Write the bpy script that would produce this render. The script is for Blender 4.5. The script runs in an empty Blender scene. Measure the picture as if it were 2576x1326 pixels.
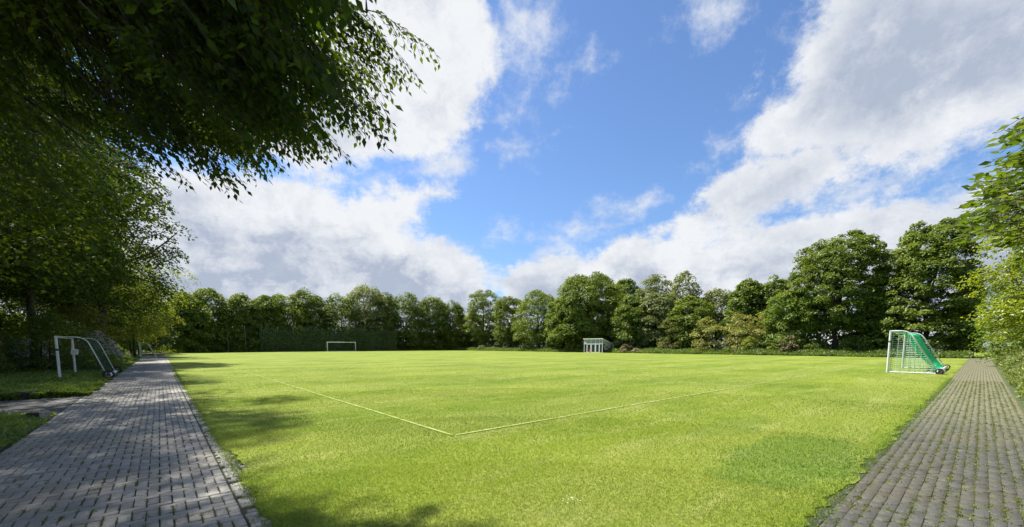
import bpy, math, random
import numpy as np
from mathutils import Vector, Matrix
S = bpy.context.scene
# ------------------------------------------------------------------ camera
CX, CY, FP, EYE = 1287.5, 965.0, 1020.0, 1.6
PITCH = math.atan(96 / FP)
cam = bpy.data.objects.new('camera', bpy.data.cameras.new('camera'))
S.collection.objects.link(cam); S.camera = cam
cam.location = (0, 0, EYE); cam.rotation_euler = (math.pi / 2 - PITCH, 0, 0)
cam.data.sensor_width = 36; cam.data.lens = 36 * FP / 2575
cam.data.shift_y = 302 / 2575; cam.data.clip_end = 3000; cam.data.clip_start = 0.05
S.view_settings.view_transform = 'Standard'; S.view_settings.look = 'None'
S.view_settings.exposure = 1.12; S.view_settings.gamma = 1
S.cycles.max_bounces = 7; S.cycles.transmission_bounces = 4; S.cycles.diffuse_bounces = 4
S.cycles.caustics_reflective = False; S.cycles.caustics_refractive = False

def ray(px, py):
    a = px - CX; b = CY - py
    return np.array((a, b * math.sin(PITCH) + FP * math.cos(PITCH), b * math.cos(PITCH) - FP * math.sin(PITCH)))
def ground_at(px, py, z=0.0):
    r = ray(px, py); t = (z - EYE) / r[2]; return np.array((r[0] * t, r[1] * t))
AZ = math.radians(-40.9)
U = np.array((math.sin(AZ), math.cos(AZ))); V = np.array((math.cos(AZ), -math.sin(AZ)))
C0 = ground_at(1140, 1098)
def W(u, v, z=0.0):            # field coordinates (u along the touchline, v along the goal line) to world
    p = C0 + u * U + v * V; return (float(p[0]), float(p[1]), z)
def Wn(u, v):
    return C0[None] + np.outer(u, U) + np.outer(v, V)

# ------------------------------------------------------------------ sun and sky
SUN_EL, SUN_AZ = math.radians(58), math.radians(-60)
sd = Vector((math.sin(SUN_AZ) * math.cos(SUN_EL), math.cos(SUN_AZ) * math.cos(SUN_EL), math.sin(SUN_EL)))
sun = bpy.data.objects.new('sun', bpy.data.lights.new('sun', 'SUN'))
S.collection.objects.link(sun)
sun.data.energy = 4.6; sun.data.angle = math.radians(1.6); sun.data.color = (1, 0.95, 0.86)
sun.rotation_euler = sd.to_track_quat('Z', 'Y').to_euler()

world = bpy.data.worlds.new('World'); S.world = world; world.use_nodes = True

class G:
    """tiny expression builder for shader nodes"""
    def __init__(s, nt): s.nt = nt
    def new(s, t, **k):
        n = s.nt.nodes.new(t)
        for a, b in k.items(): setattr(n, a, b)
        return n
    def put(s, sock, v):
        if isinstance(v, bpy.types.NodeSocket): s.nt.links.new(v, sock)
        elif v is not None: sock.default_value = v
    def m(s, op, a, b=None, c=None, clamp=False):
        n = s.new('ShaderNodeMath', operation=op, use_clamp=clamp)
        s.put(n.inputs[0], a); s.put(n.inputs[1], b)
        if c is not None: s.put(n.inputs[2], c)
        return n.outputs[0]
    def vm(s, op, a, b=None, sc=None):
        n = s.new('ShaderNodeVectorMath', operation=op)
        s.put(n.inputs[0], a); s.put(n.inputs[1], b)
        if sc is not None: s.put(n.inputs['Scale'], sc)
        return n.outputs['Value'] if op in ('DOT_PRODUCT', 'LENGTH') else n.outputs['Vector']
    def noise(s, vec, scale, detail=4, rough=0.5, color=False, dist=0.0, lac=2.0):
        n = s.new('ShaderNodeTexNoise'); s.put(n.inputs['Vector'], vec)
        n.inputs['Scale'].default_value = scale; n.inputs['Detail'].default_value = detail
        n.inputs['Roughness'].default_value = rough; n.inputs['Distortion'].default_value = dist
        n.inputs['Lacunarity'].default_value = lac
        return n.outputs['Color' if color else 'Fac']
    def ramp(s, x, a, b, c=0.0, d=1.0, smooth=True):
        n = s.new('ShaderNodeMapRange', interpolation_type='SMOOTHSTEP' if smooth else 'LINEAR')
        s.put(n.inputs[0], x)
        for i, q in enumerate((a, b, c, d)): s.put(n.inputs[i + 1], q)
        return n.outputs[0]
    def mix(s, f, a, b):
        n = s.new('ShaderNodeMix', data_type='RGBA'); s.put(n.inputs[0], f)
        s.put(n.inputs[6], col(a)); s.put(n.inputs[7], col(b)); return n.outputs[2]
    def mul(s, a, b):
        n = s.new('ShaderNodeMix', data_type='RGBA', blend_type='MULTIPLY'); n.inputs[0].default_value = 1
        s.put(n.inputs[6], col(a)); s.put(n.inputs[7], col(b)); return n.outputs[2]
def col(c):
    return (*c, 1.0) if isinstance(c, (tuple, list)) and len(c) == 3 else c

def build_sky():
    nt = world.node_tree; nt.nodes.clear(); g = G(nt)
    sky = g.new('ShaderNodeTexSky', sky_type='NISHITA'); sky.sun_disc = False
    sky.sun_elevation = SUN_EL; sky.sun_rotation = SUN_AZ % (2 * math.pi)
    sky.air_density = 1.0; sky.dust_density = 0.4; sky.ozone_density = 2.0
    tc = g.new('ShaderNodeTexCoord'); d = tc.outputs['Generated']
    d = g.vm('NORMALIZE', d)
    sep = g.new('ShaderNodeSeparateXYZ'); nt.links.new(d, sep.inputs[0])
    zc = g.m('ADD', g.m('MAXIMUM', sep.outputs[2], 0.0), 0.30)
    inv = g.m('DIVIDE', 1.0, zc)
    plane = g.vm('SCALE', d, None, inv)            # cloud deck seen in perspective
    warp = g.vm('SUBTRACT', g.noise(plane, 2.3, 6, 0.6, color=True), (0.5, 0.5, 0.5))
    dw = g.vm('ADD', d, g.vm('SCALE', warp, None, 0.11))
    fine = g.vm('SUBTRACT', g.noise(d, 11, 5, 0.62, color=True), (0.5, 0.5, 0.5))
    dw = g.vm('ADD', dw, g.vm('SCALE', fine, None, 0.045))
    def rn(p):
        r = ray(*p); return r / np.linalg.norm(r)
    polys = [  # (opacity offset, outline of the cloud bank in the photograph's sky)
        (0, [(-400, 400), (480, 425), (900, 500), (1015, 565), (1240, 690), (1240, 950), (-400, 950)]),
        (0, [(880, 560), (900, 485), (985, 470), (1130, 482), (1150, 498), (1060, 545)]),
        (0, [(700, -300), (1170, -300), (1245, 160), (1200, 300), (1120, 375), (960, 430), (800, 430), (500, 360), (400, 200)]),
        (-.012, [(880, 485), (920, 440), (1180, 400), (1195, 420), (1120, 450)]),
        (0, [(1240, 688), (1400, 645), (1640, 590), (2100, 560), (2100, 950), (1240, 950)]),
        (0, [(1950, 605), (2230, 510), (2450, 465), (2900, 440), (2900, 950), (1950, 950)]),
        (0, [(2120, -200), (1960, 170), (1870, 350), (2180, 412), (2400, 388), (2600, 285), (2900, 180), (2900, -200)]),
        (0, [(1880, 330), (1800, 440), (1650, 485), (1520, 580), (1640, 640), (1960, 560), (2190, 410)]),
        (-.004, [(1280, 607), (1330, 588), (1400, 592), (1415, 606), (1350, 626)]),
        (-.006, [(1405, 578), (1460, 563), (1540, 553), (1530, 565), (1440, 582)]),
        (-.006, [(1515, 532), (1560, 515), (1620, 518), (1610, 530)]),
        (-.012, [(1262, 290), (1275, 262), (1312, 272), (1318, 290)]),
        (-.010, [(1255, 370), (1300, 352), (1345, 355), (1330, 376), (1280, 385)]),
        (-.008, [(1765, 410), (1790, 350), (1825, 335), (1830, 365), (1800, 420)]),
        (-.020, [(1680, -60), (1900, -60), (1860, 30), (1775, 60), (1700, 25)]),
        (-.035, [(1220, -60), (1420, -60), (1440, 110), (1340, 190), (1260, 130)]),
        (-.02, [(1455, 190), (1460, 150), (1495, 110), (1500, 135), (1470, 185)]),
        (-.035, [(1960, 160), (1940, 70), (2060, -20), (2060, 120)]),
        (-.015, [(2060, 500), (2150, 470), (2260, 440), (2275, 465), (2160, 510)]),
        (-.03, [(2420, 430), (2480, 400), (2620, 380), (2620, 430)]),
    ]
    f = f2 = None
    for off, pts in polys:
        n = len(pts); ctr = sum(rn(p) for p in pts); e = None
        for i in range(n):
            a, b = rn(pts[i]), rn(pts[(i + 1) % n]); nn = np.cross(a, b); nn /= np.linalg.norm(nn)
            if nn @ ctr < 0: nn = -nn
            s = g.vm('DOT_PRODUCT', dw, tuple(float(q) for q in nn))
            e = s if e is None else g.m('MINIMUM', e, s)
        if off:
            e = g.m('ADD', e, off * 0.6)
            f2 = e if f2 is None else g.m('MAXIMUM', f2, e)
        else: f = e if f is None else g.m('MAXIMUM', f, e)
    # behind the camera: scattered banks from noise alone
    back = g.m('MULTIPLY', g.m('SUBTRACT', g.noise(plane, 0.9, 3, 0.5), 0.5), 0.6)
    f = g.m('MAXIMUM', f, g.m('SUBTRACT', back, g.ramp(sep.outputs[1], -0.35, 0.0, 0, 1)))
    n1 = g.noise(plane, 4.5, 9, 0.62); n2 = g.noise(d, 12, 10, 0.72)
    edge = g.m('ADD', g.m('MULTIPLY', g.m('SUBTRACT', n1, 0.5), 0.15), g.m('MULTIPLY', g.m('SUBTRACT', n2, 0.5), 0.15))
    dens = g.ramp(g.m('ADD', f, edge), -0.030, 0.024)
    dens = g.m('MAXIMUM', dens, g.ramp(g.m('ADD', f2, g.m('MULTIPLY', edge, 1.15)), -0.040, 0.055, 0, 0.9))
    # light and dark bellies of the clouds
    s1 = g.noise(plane, 1.7, 7, 0.55); s2 = g.noise(dw, 8.0, 10, 0.68)
    sh = g.m('ADD', g.m('MULTIPLY', s1, 0.55), g.m('MULTIPLY', s2, 0.45))
    thick = g.ramp(f, 0.0, 0.10)
    grey = g.m('MULTIPLY', g.ramp(sh, 0.60, 0.41), g.m('ADD', 0.25, g.m('MULTIPLY', thick, 0.75)))
    low = g.ramp(sep.outputs[2], 0.35, 0.02)
    left = g.ramp(sep.outputs[0], 0.5, -0.5)
    grey = g.m('ADD', grey, g.m('MULTIPLY', g.m('MULTIPLY', thick, low), g.m('ADD', 0.14, g.m('MULTIPLY', left, 0.34))), clamp=True)
    grey = g.m('ADD', grey, g.m('MULTIPLY', g.m('SUBTRACT', 0.5, g.noise(d, 22, 8, 0.7)), 0.9), clamp=True)
    cl = g.mix(grey, (4.1, 4.2, 4.35), (2.05, 2.35, 2.95))
    skyc = g.mul(sky.outputs[0], (0.58, 0.69, 0.83))
    skyc = g.mix(g.ramp(sep.outputs[2], 0.5, 0.0, 0, 0.25), skyc, (0.95, 1.85, 3.6))
    bg = g.new('ShaderNodeBackground'); g.put(bg.inputs[0], g.mix(dens, skyc, cl))
    bg.inputs[1].default_value = 0.1
    out = g.new('ShaderNodeOutputWorld'); nt.links.new(bg.outputs[0], out.inputs[0])
build_sky()

# ------------------------------------------------------------------ helpers
def link(o, parent=None):
    S.collection.objects.link(o)
    if parent: o.parent = parent
    return o
def tag(o, label=None, cat=None, group=None, kind=None):
    if label: o['label'] = label
    if cat: o['category'] = cat
    if group: o['group'] = group
    if kind: o['kind'] = kind
    return o
def empty(name, loc, rz=0.0, label=None, cat=None, group=None):
    o = bpy.data.objects.new(name, None); o.empty_display_size = 0.3; link(o)
    o.location = loc; o.rotation_euler = (0, 0, rz); return tag(o, label, cat, group)
def np_mesh(name, verts, faces, mat, parent=None, attrs=None, smooth=False):
    """verts (N,3); faces (M,k); attrs {name: per-face float array}"""
    me = bpy.data.meshes.new(name)
    verts = np.ascontiguousarray(verts, dtype=np.float32); faces = np.ascontiguousarray(faces, dtype=np.int32)
    M, k = faces.shape
    me.vertices.add(len(verts)); me.vertices.foreach_set('co', verts.ravel())
    me.loops.add(M * k); me.loops.foreach_set('vertex_index', faces.ravel())
    me.polygons.add(M); me.polygons.foreach_set('loop_start', np.arange(0, M * k, k, dtype=np.int32))
    me.update(calc_edges=True)
    if attrs:
        for a, val in attrs.items():
            at = me.attributes.new(a, 'FLOAT', 'FACE'); at.data.foreach_set('value', np.ascontiguousarray(val, dtype=np.float32))
    if smooth: me.polygons.foreach_set('use_smooth', np.ones(M, dtype=bool))
    me.materials.append(mat)
    return link(bpy.data.objects.new(name, me), parent)

class MB:
    """collects boxes, tubes and sheets into one mesh"""
    def __init__(s): s.v = []; s.f = []
    def add(s, vs, fs):
        o = len(s.v); s.v += [tuple(map(float, q)) for q in vs]; s.f += [tuple(o + i for i in q) for q in fs]; return s
    def box(s, lo, hi, bev=0.0):
        x0, y0, z0 = lo; x1, y1, z1 = hi
        if bev:
            b = bev; vs = []
            for z, i in ((z0, 0), (z1 - b, 0), (z1, b)):
                vs += [(x0 + i, y0 + i, z), (x1 - i, y0 + i, z), (x1 - i, y1 - i, z), (x0 + i, y1 - i, z)]
            fs = [(3, 2, 1, 0), (8, 9, 10, 11)]
            for k in (0, 4):
                for j in range(4): fs.append((k + j, k + (j + 1) % 4, k + 4 + (j + 1) % 4, k + 4 + j))
            return s.add(vs, fs)
        return s.add([(x0, y0, z0), (x1, y0, z0), (x1, y1, z0), (x0, y1, z0), (x0, y0, z1), (x1, y0, z1), (x1, y1, z1), (x0, y1, z1)],
                     [(3, 2, 1, 0), (4, 5, 6, 7), (0, 1, 5, 4), (1, 2, 6, 5), (2, 3, 7, 6), (3, 0, 4, 7)])
    def tube(s, pts, r, n=10, cap=True):
        pts = [Vector(p) for p in pts]; rs = r if isinstance(r, (list, tuple)) else [r] * len(pts)
        o = len(s.v); prev = None
        for i, p in enumerate(pts):
            t = (pts[min(i + 1, len(pts) - 1)] - pts[max(i - 1, 0)]).normalized()
            if prev is None:
                a = t.cross(Vector((0, 0, 1)) if abs(t.z) < 0.9 else Vector((1, 0, 0))).normalized()
            else: a = (prev - t * prev.dot(t)).normalized()
            prev = a; b = t.cross(a)
            for k in range(n):
                w = 2 * math.pi * k / n; s.v.append(tuple(p + (a * math.cos(w) + b * math.sin(w)) * rs[i]))
        for i in range(len(pts) - 1):
            for k in range(n):
                q = o + i * n; s.f.append((q + k, q + (k + 1) % n, q + n + (k + 1) % n, q + n + k))
        if cap:
            s.f.append(tuple(o + n - 1 - k for k in range(n))); e = o + (len(pts) - 1) * n
            s.f.append(tuple(e + k for k in range(n)))
        return s
    def build(s, name, mat, parent=None, smooth=False):
        me = bpy.data.meshes.new(name); me.from_pydata(s.v, [], s.f); me.update()
        if smooth: me.polygons.foreach_set('use_smooth', np.ones(len(me.polygons), dtype=bool))
        me.materials.append(mat)
        return link(bpy.data.objects.new(name, me), parent)

# ------------------------------------------------------------------ materials
def material(name):
    m = bpy.data.materials.new(name); m.use_nodes = True; m.node_tree.nodes.clear()
    g = G(m.node_tree); o = g.new('ShaderNodeOutputMaterial'); return m, g, o
def simple(name, c, rough=0.5, metal=0.0, var=0.25, scale=6.0, spec=0.5, bump=0.0):
    m, g, o = material(name); p = g.new('ShaderNodeBsdfPrincipled')
    tc = g.new('ShaderNodeTexCoord').outputs['Object']
    n = g.noise(tc, scale, 6, 0.6)
    g.put(p.inputs['Base Color'], g.mix(g.ramp(n, 0.3, 0.7), tuple(q * (1 - var) for q in c), tuple(min(1, q * (1 + var)) for q in c)))
    p.inputs['Roughness'].default_value = rough; p.inputs['Metallic'].default_value = metal
    p.inputs['Specular IOR Level'].default_value = spec
    if bump:
        b = g.new('ShaderNodeBump'); b.inputs['Strength'].default_value = bump; b.inputs['Distance'].default_value = 0.02
        g.put(b.inputs['Height'], g.noise(tc, scale * 4, 6, 0.7)); m.node_tree.links.new(b.outputs[0], p.inputs['Normal'])
    m.node_tree.links.new(p.outputs[0], o.inputs[0]); return m
def leaf_mat(name, dark, light, trans=0.35, tc=None, gloss=0.03, third=None):
    """leaf colour varies leaf by leaf with the face attribute 'tone'"""
    m, g, o = material(name); nt = m.node_tree
    a = g.new('ShaderNodeAttribute', attribute_name='tone').outputs['Fac']
    ob = g.new('ShaderNodeTexCoord').outputs['Object']
    c = g.mix(a, dark, light)
    if third: c = g.mix(g.ramp(g.noise(ob, 0.9, 3, 0.6), 0.5, 0.66), c, third)
    d = g.new('ShaderNodeBsdfDiffuse'); g.put(d.inputs[0], c)
    t = g.new('ShaderNodeBsdfTranslucent'); g.put(t.inputs[0], g.mul(c, tc or (1.5, 1.35, 0.5)))
    gl = g.new('ShaderNodeBsdfGlossy'); gl.inputs['Roughness'].default_value = 0.42; gl.inputs[0].default_value = (1, 1, 1, 1)
    m1 = g.new('ShaderNodeMixShader'); m1.inputs[0].default_value = trans
    nt.links.new(d.outputs[0], m1.inputs[1]); nt.links.new(t.outputs[0], m1.inputs[2])
    m2 = g.new('ShaderNodeMixShader'); m2.inputs[0].default_value = gloss
    nt.links.new(m1.outputs[0], m2.inputs[1]); nt.links.new(gl.outputs[0], m2.inputs[2])
    nt.links.new(m2.outputs[0], o.inputs[0]); return m

M = {}
M['dark'] = leaf_mat('leaf dark green', (0.060, 0.108, 0.016), (0.210, 0.268, 0.040), 0.40, gloss=.018)
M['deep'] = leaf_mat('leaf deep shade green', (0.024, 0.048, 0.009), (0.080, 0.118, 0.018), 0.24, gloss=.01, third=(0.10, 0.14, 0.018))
M['mid'] = leaf_mat('leaf mid green', (0.074, 0.130, 0.017), (0.230, 0.290, 0.042), 0.40, gloss=.018)
M['fresh'] = leaf_mat('leaf fresh green', (0.075, 0.140, 0.018), (0.215, 0.290, 0.040), 0.40, gloss=.018)
M['yellow'] = leaf_mat('leaf yellow green', (0.120, 0.180, 0.010), (0.300, 0.360, 0.030), 0.48)
M['silver'] = leaf_mat('leaf grey green', (0.110, 0.150, 0.050), (0.250, 0.290, 0.105), 0.36, gloss=.018)
M['olive'] = leaf_mat('leaf olive', (0.110, 0.135, 0.020), (0.270, 0.290, 0.060), 0.38, gloss=.018)
M['cream'] = leaf_mat('leaf with cream flower heads', (0.150, 0.180, 0.030), (0.330, 0.350, 0.090), 0.35, gloss=.018, third=(0.46, 0.44, 0.20))
M['russet'] = leaf_mat('leaf russet', (0.16, 0.12, 0.05), (0.38, 0.30, 0.17), 0.25)
M['hang'] = leaf_mat('leaf hornbeam', (0.016, 0.040, 0.009), (0.070, 0.110, 0.014), 0.45, tc=(1.9, 1.8, 0.4), gloss=0.015, third=(0.085, 0.125, 0.012))  # third paints lighter patches that imitate leaves with sun shining through
M['magnolia'] = leaf_mat('leaf large', (0.05, 0.10, 0.012), (0.17, 0.25, 0.03), 0.45, gloss=0.03)
M['petal'] = leaf_mat('petal lilac white', (0.62, 0.57, 0.60), (0.9, 0.87, 0.9), 0.45, tc=(1, 1, 1))
M['white_petal'] = leaf_mat('petal white', (0.6, 0.6, 0.55), (0.85, 0.85, 0.8), 0.2, tc=(1, 1, 1))
M['weed'] = leaf_mat('weed leaf', (0.075, 0.140, 0.020), (0.200, 0.280, 0.050), 0.42)
M['parsley'] = leaf_mat('verge leaf', (0.120, 0.180, 0.040), (0.290, 0.350, 0.110), 0.42)
M['cover'] = leaf_mat('ground cover leaf', (0.080, 0.150, 0.026), (0.230, 0.320, 0.065), 0.42)
M['bark'] = simple('bark', (0.060, 0.048, 0.034), 0.9, var=0.5, scale=5, bump=0.8)
M['bark_pale'] = simple('pale bark', (0.22, 0.20, 0.16), 0.9, var=0.5, scale=5, bump=0.6)
M['white_paint'] = simple('weathered white paint', (0.66, 0.68, 0.66), 0.45, var=0.12, scale=9)
M['alu'] = simple('matt aluminium', (0.55, 0.57, 0.57), 0.42, metal=0.35, var=0.15, scale=12)
M['grey_metal'] = simple('galvanised post', (0.24, 0.26, 0.25), 0.6, metal=0.3, var=0.2)
M['dark_metal'] = simple('dark metal', (0.03, 0.033, 0.035), 0.5, metal=0.3)
M['rubber'] = simple('black rubber', (0.018, 0.018, 0.018), 0.7)
M['red_hub'] = simple('dark red hub', (0.085, 0.022, 0.025), 0.5)
M['green_net'] = simple('green net cord', (0.020, 0.52, 0.22), 0.6, var=0.1)
M['pale_net'] = simple('pale net cord', (0.34, 0.50, 0.40), 0.6, var=0.1)
M['dark_net'] = simple('dark net cord', (0.03, 0.07, 0.05), 0.7)
M['fabric'] = simple('grey green windbreak fabric', (0.24, 0.29, 0.31), 0.85, var=0.3, scale=3)
M['paper'] = simple('paper', (0.80, 0.79, 0.76), 0.8, var=0.06)
M['ink'] = simple('ink', (0.10, 0.10, 0.12), 0.8)
M['concrete'] = simple('mossy concrete', (0.28, 0.27, 0.22), 0.9, var=0.35, scale=14, bump=0.5)
M['timber'] = simple('old dark timber', (0.022, 0.019, 0.016), 0.9, var=0.5, scale=9, bump=0.6)
M['red_plastic'] = simple('red plastic', (0.60, 0.05, 0.04), 0.45)
M['roof'] = simple('white roof edge', (0.74, 0.75, 0.74), 0.5, var=0.05)

# lawn: colour patches, mowing stripes, fine mottling
def lawn_mat():
    m, g, o = material('lawn'); nt = m.node_tree
    ob = g.new('ShaderNodeTexCoord').outputs['Object']
    sp = g.new('ShaderNodeSeparateXYZ'); nt.links.new(ob, sp.inputs[0]); x, y = sp.outputs[1], sp.outputs[0]   # x runs along the touchline, y along the goal line
    big = g.noise(ob, 0.16, 4, 0.6); mid = g.noise(ob, 1.1, 5, 0.65); fin = g.noise(ob, 22, 6, 0.75)
    st = g.m('SINE', g.m('MULTIPLY', g.m('ADD', x, g.m('MULTIPLY', mid, 0.5)), 2 * math.pi / 4.6))
    c = g.mix(g.ramp(big, 0.35, 0.65), LAWN_A, LAWN_B)
    c = g.mix(g.ramp(mid, 0.46, 0.72, 0, 0.5), c, LAWN_C)
    c = g.mix(g.m('MULTIPLY', g.ramp(st, -0.4, 0.4), 0.26), c, (0.29, 0.31, 0.075))
    str_ = g.vm('MULTIPLY', ob, (0.22, 1.3, 1.0))
    c = g.mix(g.ramp(g.noise(str_, 1.2, 5, 0.7), 0.48, 0.72, 0, 0.6), c, (0.33, 0.34, 0.11))
    # lush darker patch near the path corner
    def blob(cu, cv, ru, rv):
        du = g.m('DIVIDE', g.m('SUBTRACT', x, cu), ru); dv = g.m('DIVIDE', g.m('SUBTRACT', y, cv), rv)
        r = g.m('ADD', g.m('MULTIPLY', du, du), g.m('MULTIPLY', dv, dv))
        return g.ramp(g.m('ADD', r, g.m('MULTIPLY', g.m('SUBTRACT', mid, 0.5), 2.2)), 1.15, 0.55, 0, 1)
    pb = g.m('MAXIMUM', blob(-4.35, 2.9, 0.75, 2.1), g.m('MULTIPLY', blob(-2.9, 4.6, 0.5, 1.8), 0.7))
    c = g.mix(g.m('MULTIPLY', pb, 0.4), c, (0.055, 0.145, 0.018))
    c = g.mix(g.ramp(fin, 0.32, 0.70), g.mul(c, (0.62, 0.68, 0.55)), g.mul(c, (1.25, 1.2, 1.3)))
    d = g.new('ShaderNodeBsdfPrincipled'); g.put(d.inputs['Base Color'], c); d.inputs['Roughness'].default_value = 0.9
    d.inputs['Specular IOR Level'].default_value = 0.15
    b = g.new('ShaderNodeBump'); b.inputs['Strength'].default_value = 0.8; b.inputs['Distance'].default_value = 0.03
    g.put(b.inputs['Height'], g.noise(ob, 34, 5, 0.8)); nt.links.new(b.outputs[0], d.inputs['Normal'])
    nt.links.new(d.outputs[0], o.inputs[0]); return m
LAWN_A = (0.115, 0.180, 0.012); LAWN_B = (0.190, 0.245, 0.024); LAWN_C = (0.260, 0.290, 0.055)
M['lawn'] = lawn_mat()
M['blade'] = leaf_mat('grass blade', (0.088, 0.158, 0.010), (0.300, 0.350, 0.040), 0.42, gloss=0.03)
M['lush'] = leaf_mat('lush grass blade', (0.065, 0.150, 0.012), (0.185, 0.285, 0.030), 0.40, gloss=0.03)
M['moss'] = leaf_mat('moss tuft', (0.070, 0.105, 0.012), (0.190, 0.230, 0.035), 0.35, gloss=0.02)

def ground_mat(name, c1, c2, c3, scale=3.0):
    m, g, o = material(name); nt = m.node_tree
    ob = g.new('ShaderNodeTexCoord').outputs['Object']
    c = g.mix(g.ramp(g.noise(ob, scale, 6, 0.7), 0.35, 0.65), c1, c2)
    c = g.mix(g.ramp(g.noise(ob, scale * 0.3, 5, 0.6), 0.5, 0.7), c, c3)
    d = g.new('ShaderNodeBsdfPrincipled'); g.put(d.inputs['Base Color'], c); d.inputs['Roughness'].default_value = 0.95
    b = g.new('ShaderNodeBump'); b.inputs['Strength'].default_value = 0.7; b.inputs['Distance'].default_value = 0.03
    g.put(b.inputs['Height'], g.noise(ob, scale * 9, 6, 0.8)); nt.links.new(b.outputs[0], d.inputs['Normal'])
    nt.links.new(d.outputs[0], o.inputs[0]); return m
M['earth'] = ground_mat('woodland floor', (0.030, 0.036, 0.014), (0.055, 0.060, 0.022), (0.045, 0.075, 0.018))
M['mossbed'] = ground_mat('moss filled joints', (0.050, 0.048, 0.028), (0.105, 0.125, 0.032), (0.130, 0.150, 0.035), 7)
M['joint'] = ground_mat('joint soil', (0.030, 0.034, 0.018), (0.055, 0.055, 0.030), (0.040, 0.060, 0.018), 9)
M['soil_grass'] = ground_mat('verge soil', (0.045, 0.060, 0.018), (0.070, 0.100, 0.025), (0.060, 0.095, 0.020), 4)

def brick_mat(name, base, warm, moss, moss_amt, dirt=None):
    m, g, o = material(name); nt = m.node_tree
    ob = g.new('ShaderNodeTexCoord').outputs['Object']
    a = g.new('ShaderNodeAttribute', attribute_name='tone').outputs['Fac']
    c = g.mix(a, tuple(q * 0.66 for q in base), tuple(q * 1.30 for q in base))
    c = g.mix(g.ramp(g.noise(ob, 0.5, 4, 0.6), 0.42, 0.68, 0, 0.6), c, warm)
    if dirt:                               # dust and moss film lies thicker on the far, little used stretch
        xx = g.new('ShaderNodeSeparateXYZ'); nt.links.new(ob, xx.inputs[0])
        k = g.ramp(g.m('ADD', xx.outputs[0], g.m('MULTIPLY', g.noise(ob, 0.8, 5, 0.7), 5.0)), 6.5, 15.5, 0.0, 0.75)
        c = g.mix(g.m('MULTIPLY', k, g.ramp(g.noise(ob, 5, 5, 0.7), 0.25, 0.6, 0.45, 1.0)), c, dirt)
    sp = g.noise(ob, 130, 3, 0.7)
    c = g.mix(g.ramp(sp, 0.36, 0.66), g.mul(c, (0.72, 0.72, 0.72)), g.mul(c, (1.28, 1.28, 1.28)))
    c = g.mix(g.m('MULTIPLY', g.ramp(g.noise(ob, 9, 6, 0.75), 0.52, 0.70), moss_amt), c, moss)
    d = g.new('ShaderNodeBsdfPrincipled'); g.put(d.inputs['Base Color'], c)
    d.inputs['Roughness'].default_value = 0.62; d.inputs['Specular IOR Level'].default_value = 0.45
    b = g.new('ShaderNodeBump'); b.inputs['Strength'].default_value = 0.45; b.inputs['Distance'].default_value = 0.006
    g.put(b.inputs['Height'], g.noise(ob, 60, 6, 0.8)); nt.links.new(b.outputs[0], d.inputs['Normal'])
    nt.links.new(d.outputs[0], o.inputs[0]); return m
M['brick'] = brick_mat('grey paver', (0.255, 0.240, 0.208), (0.215, 0.190, 0.145), (0.06, 0.075, 0.03), 0.35)
M['brick_dark'] = brick_mat('dark worn paver', (0.085, 0.085, 0.080), (0.09, 0.085, 0.07), (0.05, 0.06, 0.03), 0.4)
M['brick_brown'] = brick_mat('mossy brown paver', (0.068, 0.065, 0.056), (0.092, 0.074, 0.048), (0.115, 0.135, 0.040), 0.95, (0.205, 0.195, 0.105))

def line_mat():
    m, g, o = material('worn line paint'); nt = m.node_tree
    ob = g.new('ShaderNodeTexCoord').outputs['Object']
    d = g.new('ShaderNodeBsdfDiffuse')
    wear = g.ramp(g.m('ADD', g.m('MULTIPLY', g.noise(ob, 2.0, 4, 0.7), 0.45), g.m('MULTIPLY', g.noise(ob, 38, 4, 0.8), 0.6)), 0.45, 0.62)
    g.put(d.inputs[0], g.mix(wear, (0.21, 0.27, 0.04), (0.41, 0.46, 0.22)))
    nt.links.new(d.outputs[0], o.inputs[0]); return m
M['line'] = line_mat()

# ------------------------------------------------------------------ leaves and crowns
def unit(a): return a / np.maximum(np.linalg.norm(a, axis=-1, keepdims=True), 1e-9)
def leaves(name, pos, axis, normal, length, width, tone, mat, parent=None, fold=0.25):
    """kite-shaped folded leaves (two triangles each)"""
    n = len(pos); axis = unit(axis); side = unit(np.cross(normal, axis)); nr = np.cross(axis, side)
    L = np.broadcast_to(np.asarray(length, float), (n,))[:, None]; Wd = np.broadcast_to(np.asarray(width, float), (n,))[:, None]
    v = np.empty((n, 4, 3)); mid = pos + axis * L * 0.42
    v[:, 0] = pos; v[:, 1] = mid + side * Wd * 0.5 + nr * Wd * fold
    v[:, 2] = pos + axis * L; v[:, 3] = mid - side * Wd * 0.5 + nr * Wd * fold
    i = np.arange(n)[:, None] * 4
    f = np.concatenate([i + np.array([[0, 2, 1]]), i + np.array([[0, 3, 2]])], axis=1).reshape(-1, 3)
    return np_mesh(name, v.reshape(-1, 3), f, mat, parent, {'tone': np.repeat(np.clip(tone, 0, 1), 2)})

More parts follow.
